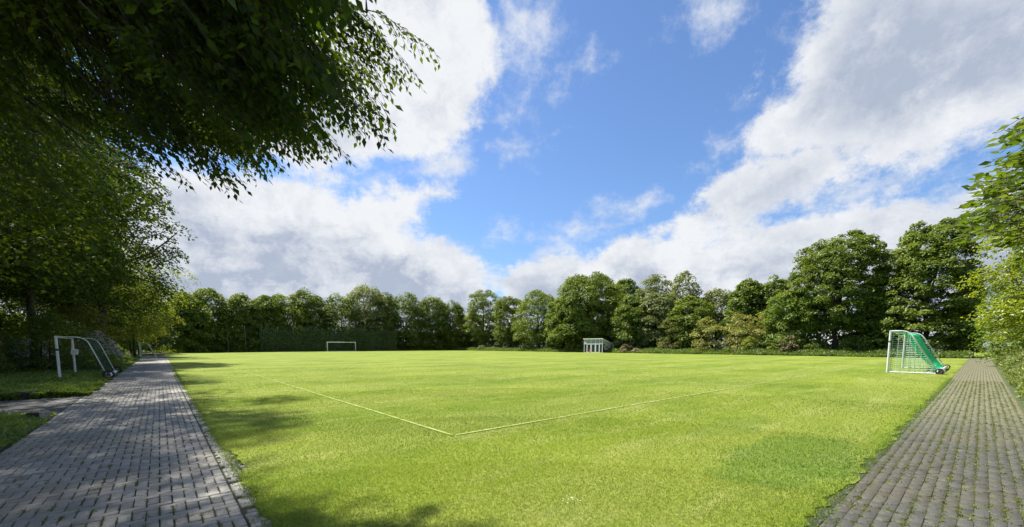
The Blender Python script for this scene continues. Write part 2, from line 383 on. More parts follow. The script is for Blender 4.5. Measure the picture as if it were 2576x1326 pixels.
def crown(rng, R, H, base, profile, clumps, per, leaf, mat, parent, flat=0.55, rc=(0.16, 0.30), lump=0.22, off=(0, 0),
          droop=0.25, name='crown', fill=0.25, tall=None):
    """foliage gathered in clumps over a profile of revolution with an uneven outline; returns clump centres"""
    ts = np.array([p[0] for p in profile]); rs = np.array([p[1] for p in profile])
    tt = rng.random(clumps * 8); keep = rng.random(clumps * 8) < np.interp(tt, ts, rs) ** 0.8 + 0.08
    t = tt[keep][:clumps]; n = len(t); ph = rng.random(n) * 2 * math.pi
    lw = np.zeros(n)
    for k in range(1, 6):
        lw += np.sin(ph * k + rng.random() * 6.3 + t * rng.uniform(2, 9)) * rng.uniform(0.4, 1) / 2.2
    q = np.where(rng.random(n) < fill, rng.uniform(0.2, 0.7, n), rng.uniform(0.74, 1.0, n))
    rad = R * np.interp(t, ts, rs) * q * (1 + lump * lw * 0.6)
    hj = H * (1 + lump * 0.15 * np.sin(ph * 2 + rng.random() * 6) * t)
    c = np.stack([rad * np.cos(ph) + off[0] * t * R, rad * np.sin(ph) + off[1] * t * R, base + t * hj], 1)
    cr = R * rng.uniform(*rc, n) * (1.0 - 0.15 * t)
    cr = np.maximum(cr, leaf * 2.0)
    tone_c = rng.normal(rng.uniform(.34, .58), 0.16, n)
    N = n * per; k = np.repeat(np.arange(n), per)
    s = rng.normal(size=(N, 3)); s[:, 2] = np.abs(s[:, 2]) * np.where(rng.random(N) < 0.78, 1, -0.5); s = unit(s)
    out = unit(c * np.array([1, 1, 0]) + 1e-6)[k]
    p = c[k] + s * (cr[k] * rng.uniform(0.6, 1.12, N))[:, None] * np.array([1, 1, flat])
    p[:, 2] -= (cr[k] * droop) * ((s * out).sum(1) * 0.5 + (s[:, :2] ** 2).sum(1) * 0.6)
    p[:, 2] = np.maximum(p[:, 2], 0.03)
    nrm = unit(s * 0.55 + np.array([0, 0, 0.75]) + out * 0.25 + rng.normal(size=(N, 3)) * 0.42)
    ax = np.cross(nrm, rng.normal(size=(N, 3))) + s * 0.35 + np.array([0, 0, -0.25])
    L = leaf * rng.uniform(0.7, 1.35, N)
    leaves(name, p, ax, nrm, L, L * rng.uniform(0.5, 0.75, N), tone_c[k] + rng.normal(0, 0.17, N), M[mat], parent)
    return c, cr

def limbs(rng, mb, top, targets, r0, seg=5, sag=0.08):
    for c in targets:
        c = np.array(c); a = np.array(top) * 1.0
        a[2] = a[2] * rng.uniform(0.55, 1.0); a[:2] *= a[2] / max(top[2], .1)
        L = np.linalg.norm(c - a); pts = []; rr = []
        for i in range(seg + 1):
            w = i / seg; p = a * (1 - w) + c * w; p[2] += math.sin(w * math.pi) * L * sag
            p += rng.normal(size=3) * L * 0.025 * (0 < i < seg)
            pts.append(p); rr.append(r0 * (1 - w) ** 0.8 * 0.9 + 0.012)
        mb.tube(pts, rr, 6, cap=False)

DOME = [(0, .65), (.12, .88), (.35, 1), (.6, .97), (.8, .82), (.92, .60), (1, .30)]
OVAL = [(0, .4), (.15, .75), (.4, 1), (.65, .93), (.85, .66), (1, .22)]
FULL = [(0, .9), (.2, 1), (.5, .98), (.75, .84), (.92, .58), (1, .28)]
COLUMN = [(0, .75), (.2, .95), (.5, 1), (.8, .9), (.95, .65), (1, .35)]
SPIRE = [(0, .8), (.3, 1), (.55, .7), (.8, .35), (1, .06)]
BUSH = [(0, .8), (.3, 1), (.6, .9), (.85, .6), (1, .2)]

def tree(name, label, cat, group, pos, H, R, mat, seed, profile=DOME, base=None, clumps=130, per=70, leaf=0.34, trunk=None,
         bark='bark', nl=12, lean=(0, 0), **kw):
    rng = np.random.default_rng(seed); base = H * 0.18 if base is None else base
    root = empty(name, (pos[0], pos[1], 0), 0, label, cat, group)
    c, cr = crown(rng, R, H - base, base, profile, clumps, per, leaf, mat, root, **kw)
    r = trunk if trunk is not None else 0.022 * H
    mb = MB(); hh = base + (H - base) * 0.6; pts = []; rr = []
    for i in range(7):
        w = i / 6; pts.append((lean[0] * w * hh + rng.normal() * r * 0.4 * (i > 0), lean[1] * w * hh + rng.normal() * r * 0.4 * (i > 0), hh * w))
        rr.append(r * (1.35 if i == 0 else 1.0) * (1 - 0.72 * w))
    mb.tube(pts, rr, 10, cap=False)
    hi = c[np.argsort(rng.random(len(c)))[:nl]]
    limbs(rng, mb, pts[4], hi, r * 0.38)
    mb.build('trunk', M[bark], root, smooth=True)
    return root
def bush(name, label, cat, group, pos, H, R, mat, seed, clumps=40, per=60, leaf=0.16, stems=6, **kw):
    rng = np.random.default_rng(seed); root = empty(name, (pos[0], pos[1], 0), 0, label, cat, group)
    kw.setdefault('rc', (0.22, 0.36)); pr = kw.pop('profile', BUSH); bm = kw.pop('stem_mat', 'bark')
    c, cr = crown(rng, R, H * 0.95, 0.08 * H, pr, clumps, per, leaf, mat, root, name='foliage', **kw)
    mb = MB()
    for q in c[np.argsort(rng.random(len(c)))[:stems]]:
        a = rng.normal(size=2) * 0.08 * R
        mb.tube([(a[0], a[1], 0), (a[0] + q[0] * .3, a[1] + q[1] * .3, q[2] * .5), tuple(q)], [0.014 * H + .01, 0.009 * H + .006, 0.006], 6, cap=False)
    mb.build('stems', M[bm], root, smooth=True)
    return root

# place by bearing (the photograph's x) on the tree line it stands in
def on_v(px, v):
    k = (px - CX) / (FP * math.cos(PITCH) + 96 * math.sin(PITCH)); d = np.array((k, 1.0))
    t = (v + C0 @ V) / (d @ V); return d * t
def on_u(px, u):
    k = (px - CX) / (FP * math.cos(PITCH) + 96 * math.sin(PITCH)); d = np.array((k, 1.0))
    t = (u + C0 @ U) / (d @ U); return d * t
def height(px, py, p):
    r = ray(px, py); return EYE + r[2] / r[1] * p[1]
def spread(hw, px, p):
    k = (px - CX) / 1024.5; return hw / FP * p[1] / math.sqrt(1 + k * k)
ROT = math.radians(40.9)                 # field frame: local x = v, local y = u
def on_field(o):
    o.location = (float(C0[0]), float(C0[1]), 0); o.rotation_euler = (0, 0, ROT); return o
def sheet(name, pts, z, mat, kind='structure', label=None, cat=None):
    """flat sheet; pts in (u, v)"""
    o = MB().add([(v, u, z) for u, v in pts], [tuple(range(len(pts)))]).build(name, M[mat])
    if o.data.polygons[0].normal.z < 0: o.data.flip_normals()
    on_field(o); return tag(o, label, cat, kind=kind)

# ------------------------------------------------------------------ ground, lawn, paths
g_ = MB(); n = 48
g_.add([(900 * math.cos(2 * math.pi * k / n), 900 * math.sin(2 * math.pi * k / n), -0.06) for k in range(n)], [tuple(range(n))])
tag(g_.build('ground', M['earth']), kind='structure')
rnd = random.Random(5)
edge = [(-5.07, -3.17)]
u = -4.9
while u < 113:                            # ragged turf edge beside the left path
    edge.append((u, -3.17 + rnd.uniform(-0.035, 0.03) + (0.10 if 0.0 < u < 1.4 else 0))); u += rnd.uniform(0.06, 0.22) if u < 12 else 1.5
right = []
v = -3.0
while v < 70:
    right.append((-5.06 + rnd.uniform(-0.09, 0.03) + .03 * math.sin(v * 2.1), v)); v += rnd.uniform(0.08, 0.25) if v < 14 else 1.5
lawn = sheet('lawn', edge + [(112, -3.1), (112, 70.2), (-5.06, 70.2)] + right[::-1], 0.012, 'lawn')
sheet('path_bed', [(-9, -5.78), (72, -5.9), (72, -3.05), (-4.9, -3.05), (-4.9, 76), (-6.85, 76), (-6.85, -3.4), (-9, -3.4)], -0.018, 'joint')
sheet('side_path_bed', [(8.1, -30), (12.5, -30), (12.5, -5.7), (8.1, -5.7)], -0.022, 'joint')
sheet('verge_ground', [(12.55, -5.75), (112, -6.0), (112, -13), (12.55, -13)], -0.004, 'soil_grass')
sheet('corner_verge_ground', [(-9, -5.76), (8.05, -5.76), (8.05, -16), (-9, -16)], -0.004, 'soil_grass')
sheet('right_verge_ground', [(-6.8, -3), (-6.8, 76), (-16, 76), (-16, -3)], -0.004, 'soil_grass')
sheet('meadow_edge_ground', [(-5.06, 70.2), (112, 70.2), (116, 74), (-5.06, 76)], -0.002, 'soil_grass')
sheet('dirt_patch', [(63.5, -6.2), (74, -6.4), (75, -3.4), (69, -2.4), (64.5, -3.0)], 0.018, 'soil_grass')
sheet('open_ground_beyond_gate', [(-9, 80), (-2, 80), (-1, 140), (-16, 140)], -0.01, 'lawn')

def bricks(name, rects, mat, seed, gap=0.0055, b=0.006):
    rng = np.random.default_rng(seed); r = np.array(rects); n = len(r)
    u0, u1, v0, v1 = (r[:, 0] + gap, r[:, 1] - gap, r[:, 2] + gap, r[:, 3] - gap)
    jit = rng.normal(0, 0.0012, (n, 2)); u0 = u0 + jit[:, 0]; u1 = u1 + jit[:, 0]; v0 = v0 + jit[:, 1]; v1 = v1 + jit[:, 1]
    zt = rng.normal(0.0, 0.0022, n); tilt = rng.normal(0, 0.0016, (n, 2))
    P = np.empty((n, 12, 3)); sx = [-1, 1, 1, -1]; sy = [-1, -1, 1, 1]
    for j in range(4):
        uu = np.where(sx[j] < 0, u0, u1); vv = np.where(sy[j] < 0, v0, v1)
        tz = zt + sx[j] * tilt[:, 0] + sy[j] * tilt[:, 1]
        P[:, j] = np.stack([vv, uu, np.full(n, -0.03)], 1)
        P[:, 4 + j] = np.stack([vv, uu, tz - b], 1)
        cj = rng.uniform(0.6, 1.7, n) * b
        P[:, 8 + j] = np.stack([vv - sy[j] * cj, uu - sx[j] * b, tz], 1)
    F = [(8, 9, 10, 11)] + [(k + j, k + (j + 1) % 4, k + 4 + (j + 1) % 4, k + 4 + j) for k in (0, 4) for j in range(4)]
    F = [f[::-1] for f in F]
    f = (np.arange(n)[:, None, None] * 12 + np.array(F)[None]).reshape(-1, 4)
    tone = np.clip(rng.normal(0.5, 0.2, n), 0, 1)
    o = np_mesh(name, P.reshape(-1, 3), f, M[mat], None, {'tone': np.repeat(tone, len(F))})
    return tag(on_field(o), kind='structure')

R_ = []; u = -7.0; soldier_u = []          # left path: a soldier course, then two stretcher courses
while u < 70:
    v = -5.72; soldier_u.append(u)
    while v < -3.38: R_.append((u, u + 0.2, v, v + 0.1)); v += 0.1
    for k in (0, 1):
        v = -5.72 - (0.1 if k else 0)
        while v < -3.40:
            a, b_ = max(v, -5.72), min(v + 0.2, -3.32)
            if b_ - a > 0.05: R_.append((u + 0.2 + 0.1 * k, u + 0.3 + 0.1 * k, a, b_))
            v += 0.2
    u += 0.4
u = -5.0
while u < 70:                              # edging course against the turf, a few bricks missing or pushed out
    q = rnd.random()
    if not (u < 12 and q < 0.05):
        d = rnd.uniform(0, 0.05) if u < 12 and q > 0.75 else 0
        R_.append((u, u + 0.1, -3.31 + d, -3.13 + d))
    u += 0.1
R_ += [(0.05, 0.15, -3.12, -2.94), (0.15, 0.25, -3.11, -2.92), (0.27, 0.37, -3.13, -2.93), (-2.3, -2.2, -3.10, -2.90), (-3.1, -3.0, -3.12, -2.93), (-3.0, -2.9, -3.11, -2.94)]
bricks('brick_path', R_, 'brick', 1)
R_ = []; u = 8.2
while u < 12.4:
    v = -26.0
    while v < -5.9: R_.append((u, u + 0.1, v + (0.1 if int(u * 10) % 2 else 0), v + 0.2 + (0.1 if int(u * 10) % 2 else 0))); v += 0.2
    u += 0.1
bricks('side_brick_path', R_, 'brick_dark', 2)
sheet('moss_bed', [(-6.8, -3.12), (-6.8, 76), (-5.0, 76), (-5.0, -3.12)], -0.0055, 'mossbed')
R_ = []; v = -3.12                         # right path: the same bond turned a quarter
while v < 74:
    for k in range(17): R_.append((-6.76 + .1 * k, -6.66 + .1 * k, v + .012 * math.sin(k * 2.4), v + .2 + .012 * math.sin(k * 2.4)))
    v += .2
bricks('mossy_brick_path', R_, 'brick_brown', 3, .0030, .0028)

def strip(name, a, b, w=0.06):
    a = np.array(a, float); b = np.array(b, float); L = np.linalg.norm(b - a); n = max(2, int(L / 1.2)); d = (b - a) / L; nr = np.array((-d[1], d[0]))
    vs = []
    for i in range(n + 1):
        c = a + d * L * i / n + nr * rnd.uniform(-0.012, 0.012)
        for s in (-1, 1): q = c + nr * s * w * 0.5 * rnd.uniform(0.8, 1.1); vs.append((q[1], q[0], 0.026))
    return tag(on_field(MB().add(vs, [(2 * i, 2 * i + 2, 2 * i + 3, 2 * i + 1) for i in range(n)]).build(name, M['line'])), kind='structure')
strip('touchline', (0.05, 0), (106, 0)); strip('goal_line', (0, 0.05), (0, 66.5))
strip('far_touchline', (0.05, 66.5), (106, 66.5)); strip('far_goal_line', (106, 0.05), (106, 66.4)); strip('halfway_line', (53, 0.05), (53, 66.4))
strip('penalty_area_side', (0.05, 13.1), (16.5, 13.1)); strip('penalty_area_front', (16.5, 13.15), (16.5, 53.4))
strip('goal_area_side', (0.05, 24.1), (5.5, 24.1)); strip('goal_area_front', (5.5, 24.15), (5.5, 42.4))
strip('penalty_area_far_side', (0.05, 53.4), (16.4, 53.4)); strip('goal_area_far_side', (0.05, 42.4), (5.4, 42.4))

# ------------------------------------------------------------------ grass and ground cover (nobody could count it)
rng = np.random.default_rng(11)
def uv_of(x, y):
    q = np.stack([x - C0[0], y - C0[1]], 1); return q @ U, q @ V
def scatter(n, d0, d1, test):
    """points around the camera's standing place between two distances, where test(u, v) holds"""
    r = np.sqrt(rng.uniform(d0 ** 2, d1 ** 2, n)); a = rng.uniform(-1.05, 1.05, n)
    x, y = r * np.sin(a), r * np.cos(a); u, v = uv_of(x, y); k = test(u, v); return x[k], y[k], r[k], u[k], v[k]
on_lawn = lambda u, v: (u > -5.12) & (v > -3.22)
px_, len_, wid_, ton_ = [], [], [], []
for d0, d1, dens, hh, ww in ((2.8, 5.5, 5200, .028, .0042), (5.5, 9, 2200, .029, .006), (9, 15, 900, .029, .008), (15, 22, 260, .03, .012), (22, 32, 90, .03, .016), (32, 46, 25, .03, .02)):
    x, y, r, u, v = scatter(int(dens * 1.05 * (d1 ** 2 - d0 ** 2)), d0, d1, on_lawn)
    px_.append(np.stack([x, y, np.full(len(x), 0.008)], 1)); len_.append(hh * rng.uniform(0.5, 1.3, len(x))); wid_.append(np.full(len(x), ww) * rng.uniform(.7, 1.3, len(x)))
P = np.concatenate(px_); L = np.concatenate(len_); Wd = np.concatenate(wid_)
uu, vv = uv_of(P[:, 0], P[:, 1])
def patchy(x, y, s=1.0):
    return (np.sin(x * 1.7 * s + 1.3 * np.sin(y * 1.1 * s)) + np.sin(y * 2.3 * s + 1.9 * np.sin(x * 0.9 * s + 2)) + np.sin((x + y) * 4.1 * s)) / 3
pt = patchy(P[:, 0], P[:, 1])
lush = (((uu + 4.35) / .75) ** 2 + ((vv - 2.9) / 2.1) ** 2 + 0.8 * patchy(P[:, 0] * 2, P[:, 1] * 2) < 1) 
lush = np.where(rng.random(len(P)) < .35, False, lush)
n = len(P); ax = np.stack([rng.normal(0, .55, n), rng.normal(0, .55, n), np.ones(n)], 1)
nr = np.cross(ax, rng.normal(size=(n, 3)))
ton = 0.42 + 0.16 * pt + .26 * patchy(P[:, 0] * .35, P[:, 1] * .5) + rng.normal(0, .16, n)
L = L * np.where(lush, 1.25, 1.0)
# the corner of the turf and its edge are left longer
o = leaves('mown_grass', P[~lush], ax[~lush], nr[~lush], L[~lush], Wd[~lush], ton[~lush], M['blade']); tag(o, 'short bright green mown turf blades covering the football pitch', 'grass', kind='stuff')
o = leaves('lush_grass', P[lush], ax[lush], nr[lush], L[lush], Wd[lush], ton[lush], M['lush']); tag(o, 'darker lusher patch of turf in the lawn corner beside the right path', 'grass', kind='stuff')

# tufts hanging over the turf edges
ne = 20000; e1 = rng.uniform(-5.1, 30, ne) ** 1.0; side = rng.random(ne) < 0.5
eu = np.where(side, e1, -5.1 + rng.normal(0, .055, ne)); ev = np.where(side, -3.19 + rng.normal(0, .05, ne), -3.2 + (e1 + 5.1) * 0.8)
cl = patchy(e1 * 3, e1 * 1.3) > -0.35
eu, ev = eu[cl], ev[cl]; q = Wn(eu, ev); n = len(q); P = np.concatenate([q, np.full((n, 1), -0.005)], 1)
ax = np.stack([rng.normal(0, .8, n), rng.normal(0, .8, n), np.full(n, .8)], 1)
o = leaves('edge_grass', P, ax, np.cross(ax, rng.normal(size=(n, 3))), rng.uniform(.025, .075, n), .006, rng.normal(.35, .2, n), M['lush']); tag(o, 'ragged longer grass creeping over the edges of the brick paths', 'grass', kind='stuff')

# moss and weeds in the joints
def tufts(name, label, cu, cv, hmax, mat, per=9):
    n = len(cu) * per; u = np.repeat(cu, per) + rng.normal(0, .016, n); v = np.repeat(cv, per) + rng.normal(0, .011, n)
    q = Wn(u, v); P = np.concatenate([q, np.full((n, 1), -0.006)], 1)
    ax = np.stack([rng.normal(0, 1, n), rng.normal(0, 1, n), np.full(n, .8)], 1)
    sz = np.repeat(rng.uniform(.35, 1.0, len(cu)), per)
    o = leaves(name, P, ax, np.cross(ax, rng.normal(size=(n, 3))), hmax * sz * rng.uniform(.5, 1.2, n), .008 * sz + .002, rng.normal(.5, .25, n), M[mat])
    return tag(o, label, 'moss', kind='stuff')
cu, cv = [], []
for us in soldier_u:
    if us > 16: break
    v = -5.72
    while v < -3.35:
        pr = 0.40 + 0.35 * math.sin(us * 1.1 + v * 2.3) if us < 0 else 0.25
        for t_ in (0.03, 0.08, 0.13, 0.18):
            if rnd.random() < pr * 0.95: cu.append(us + t_ + rnd.uniform(-.02, .02)); cv.append(v)
        v += 0.1
tufts('joint_weeds', 'small green weeds and moss in the joints of the grey brick path', np.array(cu), np.array(cv), .034, 'moss')
cu, cv = [], []
v = -3.12
while v < 24:
    for i in range(1, 17):
        p_ = .30 + .38 * (.5 + .5 * math.sin(v * .9 + i * 1.3)) + .25 * (i < 12)
        for t_ in (.02, .06, .10, .14, .18):
            if rnd.random() < p_ * (.8 if i % 2 else .45): cu.append(-6.76 + .1 * i); cv.append(v + t_ + rnd.uniform(-.02, .02))
        if rnd.random() < .30: cu.append(-6.76 + .1 * i + rnd.uniform(-.05, .05)); cv.append(v + rnd.choice((0, .2)))
    v += .2
tufts('path_moss', 'yellow green moss lines in the joints of the brown brick path', np.array(cu), np.array(cv), .036, 'moss', 13)
# blown litter: bud scales, petals, twigs
n = 900; lu = rng.uniform(-6.7, 12, n); lv = np.where(rng.random(n) < .5, rng.uniform(-5.6, -3.2, n), 0)
lu = np.where(lv == 0, rng.uniform(-6.7, -5.1, n), lu); lv = np.where(lv == 0, rng.uniform(-3, 12, n), lv)
q = Wn(lu, lv); P = np.concatenate([q, np.full((n, 1), 0.010)], 1)
o = leaves('leaf_litter', P, np.stack([rng.normal(size=n), rng.normal(size=n), rng.normal(0, .08, n)], 1), np.stack([rng.normal(0, .3, n), rng.normal(0, .3, n), np.ones(n)], 1), rng.uniform(.006, .022, n), .008, rng.uniform(0, 1, n), M['russet']); tag(o, 'small dry leaves and bud scales blown onto the brick paths', 'leaf litter', kind='stuff')
# daisies
dq = [ground_at(1430, 1268)] * 8 + [ground_at(1435, 1262)] * 3 + [ground_at(1310, 1070), ground_at(930, 1035), ground_at(985, 1148), ground_at(1780, 965), ground_at(2060, 960)]
P = np.array([(a[0] + rng.normal(0, .05 if i < 11 else .02), a[1] + rng.normal(0, .05), .045) for i, a in enumerate(dq)])
P = np.repeat(P, 8, 0); n = len(P); an = np.tile(np.arange(8) * math.pi / 4, n // 8)
o = leaves('daisies', P, np.stack([np.cos(an), np.sin(an), np.full(n, .15)], 1), np.tile([0, 0, 1.0], (n, 1)), .009, .005, np.ones(n), M['white_petal']); tag(o, 'tiny white daisies in a loose cluster in the near turf', 'daisies', kind='stuff')

def herbs(name, label, cat, n, sample, hfun, leaf, mat, wide=0.5, upright=0.5, zf=1.0):
    u, v = sample(n); hh = hfun(u, v) * rng.uniform(.15, 1, n); q = Wn(u, v); P = np.concatenate([q, (hh * zf)[:, None]], 1)
    L = leaf * rng.uniform(.6, 1.4, n)
    nrm = unit(np.stack([rng.normal(0, .5, n), rng.normal(0, .5, n), rng.uniform(.3, 1, n)], 1))
    ax = np.cross(nrm, rng.normal(size=(n, 3))) + np.array([0, 0, upright])
    ton = .5 + .22 * patchy(P[:, 0], P[:, 1]) + .25 * (rng.random(n) - .5)
    o = leaves(name, P, ax, nrm, L, L * wide, ton, M[mat]); return tag(o, label, cat, kind='stuff')
def near_biased(lo, hi, n, p=2.0): return lo + (hi - lo) * rng.random(n) ** p
def rag(u, s=1.0): return .09 * np.sin(u * 3.1 * s) + .06 * np.sin(u * 7.7 * s + 1)
herbs('ground_cover', 'low leafy ground elder covering the verge left of the brick path', 'ground cover', 170000,
      lambda n: (lambda u: (u, -5.72 + rag(u) - rng.random(n) ** 1.3 * (6.0 + u * .02)))(near_biased(12.55, 75, n, 2.0)),
      lambda u, v: np.maximum(.03, .05 + .12 * np.clip((-5.7 - v) / .8, 0, 1) + .05 * patchy(u, v)), .09, 'cover', .62, .15)
herbs('corner_cover', 'small grassy corner with low leaves left of the brick path', 'ground cover', 34000,
      lambda n: (lambda u: (u, -5.74 + .5 * rag(u) - rng.random(n) * 5.0))(8.12 - rng.random(n) * 9),
      lambda u, v: .03 + .12 * np.clip((-5.8 - v) / .8, 0, 1), .07, 'cover', .5, .3)
herbs('right_verge', 'tall pale cow parsley and nettles along the right path', 'weeds', 110000,
      lambda n: (lambda v: (-6.78 + rag(v, .7) * 1.6 - .25 - rng.random(n) ** 1.2 * 3.5, v))(near_biased(9, 76, n, 1.3)),
      lambda u, v: np.clip(.15 + 1.15 * np.clip((-6.75 - u) / 1.1, 0, 1) + .18 * patchy(u * 2, v), .05, 2), .13, 'parsley', .35, .5)
herbs('meadow_weeds', 'band of tall unmown weeds between the far touchline and the trees', 'weeds', 70000,
      lambda n: (lambda u: (u, 70.0 + .5 * rag(u, .3) * 4 + rng.random(n) * 5))(rng.uniform(-5.2, 112, n)),
      lambda u, v: .35 + .5 * np.clip((v - 70) / 1.5, 0, 1) + .25 * patchy(u * .4, v * .5), .26, 'weed', .35, .7)
herbs('hedge_foot_weeds', 'dark ivy and weeds along the foot of the far end hedge', 'weeds', 22000,
      lambda n: (111.5 + rng.random(n) * 4, rng.uniform(-9, 72, n)), lambda u, v: .3 + .9 * np.clip((u - 112) / 3, 0, 1), .34, 'dark', .5, .3)

def thicket(name, label, n, sample, h0, leaf, mat):
    u, v = sample(n); q = Wn(u, v); z = rng.random(n) ** 1.1 * (h0 + .8 * patchy(u * .6, v * .6)); P = np.concatenate([q, z[:, None]], 1)
    nrm = unit(rng.normal(size=(n, 3)) + np.array([0, 0, .6])); L = leaf * rng.uniform(.6, 1.3, n)
    o = leaves(name, P, np.cross(nrm, rng.normal(size=(n, 3))), nrm, L, L * .7, .35 + .25 * patchy(P[:, 0], P[:, 1]) + rng.normal(0, .15, n), M[mat])
    return tag(o, label, 'undergrowth', kind='stuff')
thicket('far_undergrowth', 'dense dark undergrowth behind the far end trees', 26000, lambda n: (rng.uniform(115, 124, n), rng.uniform(-20, 90, n)), 6, .6, 'dark')
thicket('side_undergrowth', 'dense dark undergrowth under the trees along the far touchline', 30000, lambda n: (rng.uniform(1, 125, n), rng.uniform(77, 87, n)), 6.5, .55, 'dark')
thicket('left_undergrowth', 'dense dark undergrowth among the trees left of the path', 46000, lambda n: (rng.uniform(24, 118, n), rng.uniform(-20, -12.6, n)), 4.2, .45, 'dark')
thicket('right_undergrowth', 'dark shrubs behind the right path verge', 14000, lambda n: (rng.uniform(-16, -9.5, n), rng.uniform(12, 95, n)), 3.6, .4, 'mid')

# ------------------------------------------------------------------ goals
def goal_net(mb_h, Wd, H, td, bd, cell, r):
    pass
def cords(lines, r):
    mb = MB()
    for l in lines: mb.tube(l, r, 4, cap=False)
    return mb
def make_goal(name, label, loc, rz, Wd, H, td, bd, post_r, frame_r, net_mat, cord, cell, wheels=True, bars=True, roller=0.05,
              side_mat=None, sag=0.10, bend=0.35, net_lift=0.0, group=None, wheel_r=0.17):
    """local x runs back from the goal mouth, local y along it"""
    g = empty(name, loc, rz, label, 'football goal', group); fr = M['white_paint']
    for y in (0, Wd): MB().tube([(0, y, 0), (0, y, H - post_r * .4)], post_r, 14).build('post', fr, g, smooth=False)
    MB().tube([(0, -post_r, H), (0, Wd + post_r, H)], post_r * 0.98, 14).build('crossbar', fr, g)
    # side profile: top rod, bend, long slope down to the foot
    def prof(y, n=6):
        p0 = Vector((0, y, H)); p1 = Vector((td, y, H)); p2 = Vector((bd, y, 0.07)); a = p1 + (p0 - p1).normalized() * bend; b = p1 + (p2 - p1).normalized() * bend
        pts = [p0]
        for i in range(n + 1):
            w = i / n; pts.append(a * (1 - w) ** 2 + p1 * 2 * w * (1 - w) + b * w * w)
        pts.append(p2); return pts
    for y in (0, Wd): MB().tube(prof(y), frame_r, 10).build('side_frame', fr, g, smooth=True)
    if bars:
        for y in (0, Wd): MB().tube([(0, y, 0.045), (bd, y, 0.045)], frame_r * 1.15, 8).build('ground_bar', fr, g)
    MB().tube([(bd, -0.05, 0.16 if wheels else .05), (bd, Wd + 0.05, 0.16 if wheels else .05)], roller, 12).build('rear_bar', fr, g, smooth=True)
    if wheels:
        for y, s in ((-0.12, -1), (Wd + 0.12, 1)):
            w = empty('wheel', (bd + .03, y, wheel_r)); w.parent = g
            t = MB()
            prof_ = [(wheel_r * .62, -.045), (wheel_r * .9, -.05), (wheel_r, -.025), (wheel_r, .025), (wheel_r * .9, .05), (wheel_r * .62, .045)]
            nn = 20; vs = []; fs = []
            for k in range(nn):
                a = 2 * math.pi * k / nn
                for rr, yy in prof_: vs.append((rr * math.cos(a), yy, rr * math.sin(a)))
            for k in range(nn):
                for j in range(6): fs.append((k * 6 + j, k * 6 + (j + 1) % 6, ((k + 1) % nn) * 6 + (j + 1) % 6, ((k + 1) % nn) * 6 + j))
            t.add(vs, fs).build('tyre', M['rubber'], w, smooth=True)
            MB().tube([(0, -.04, 0), (0, .04, 0)], wheel_r * .34, 16).tube([(0, -.06, 0), (0, .06, 0)], wheel_r * .2, 10).build('hub', M['red_hub'], w)
    # net: back and roof follow the side profile, sagging between the frames
    def P_(s, y):
        # s in 0..1 along the profile
        L1 = td; L2 = math.hypot(bd - td, H); d = s * (L1 + L2)
        if d < L1: x, z = d, H
        else: w = (d - L1) / L2; x, z = td + (bd - td) * w, H * (1 - w)
        yy = y / Wd; sg = sag * math.sin(math.pi * min(1, max(0, s))) * (0.35 + 0.65 * math.sin(math.pi * yy))
        return (x - sg * (0.9 if d > L1 else .2) * 1.0, y, max(.03, z - sg * (1.0 if d < L1 else .35)))
    tot = td + math.hypot(bd - td, H); ns = int(tot / cell); ny = int(Wd / cell); li = []
    for i in range(ny + 1): li.append([P_(k / 12, Wd * i / ny) for k in range(13)])
    for j in range(ns + 1): li.append([P_(j / ns, Wd * k / 10) for k in range(11)])
    cords(li, cord).build('net', M[net_mat], g)
    # side nets
    for y in (0, Wd):
        li = []
        nz = int(H / cell)
        for i in range(1, nz):
            z = H * i / nz; xe = td + (bd - td) * (1 - z / H); li.append([(0.02, y, z), (xe * .5, y + (sag * .25 if y == 0 else -sag * .25), z - .02), (xe, y, z)])
        nx = int(bd / cell)
        for i in range(1, nx, 2):
            x = bd * i / nx; zt = H if x < td else H * (1 - (x - td) / (bd - td)); li.append([(x, y, .03), (x, y, zt)])
        cords(li, cord).build('side_net', M[side_mat or net_mat], g)
    return g
rz_v = ROT                                    # back of the goal towards +v
# near right goal, pulled just behind the goal line
p = W(-2.42, 28.68)
gr = make_goal('football_goal', 'white full-size goal with bright green net standing beside the right path', p, ROT - math.pi / 2, 7.0, 2.44, 0.76, 2.10, .055, .032, 'green_net', .011, .12, side_mat='pale_net', sag=.48, roller=.07, group='movable goals')
for y in (0.0, 7.0):
    MB().tube([(1.66, y, .05), (1.95, y + (.22 if y == 0 else -.22), .48)], .02, 8).build('brace', M['white_paint'], gr)
MB().tube([(0, 0, 1.78), (0, 0, 1.86)], .058, 14).build('post_sticker', M['red_hub'], gr)
MB().tube([(2.20, -.06, .20), (2.20, .55, .20)], [.13, .16], 16).build('counterweight', M['alu'], gr)
# far goal
make_goal('football_goal', 'white full-size goal with dark net standing far away before the ivy fence', W(106.3, 36.8), math.atan2(U[1], U[0]), 7.32, 2.44, 0.6, 1.7, .085, .03, 'dark_net', .006, .24, wheels=False, sag=.1, group='movable goals')
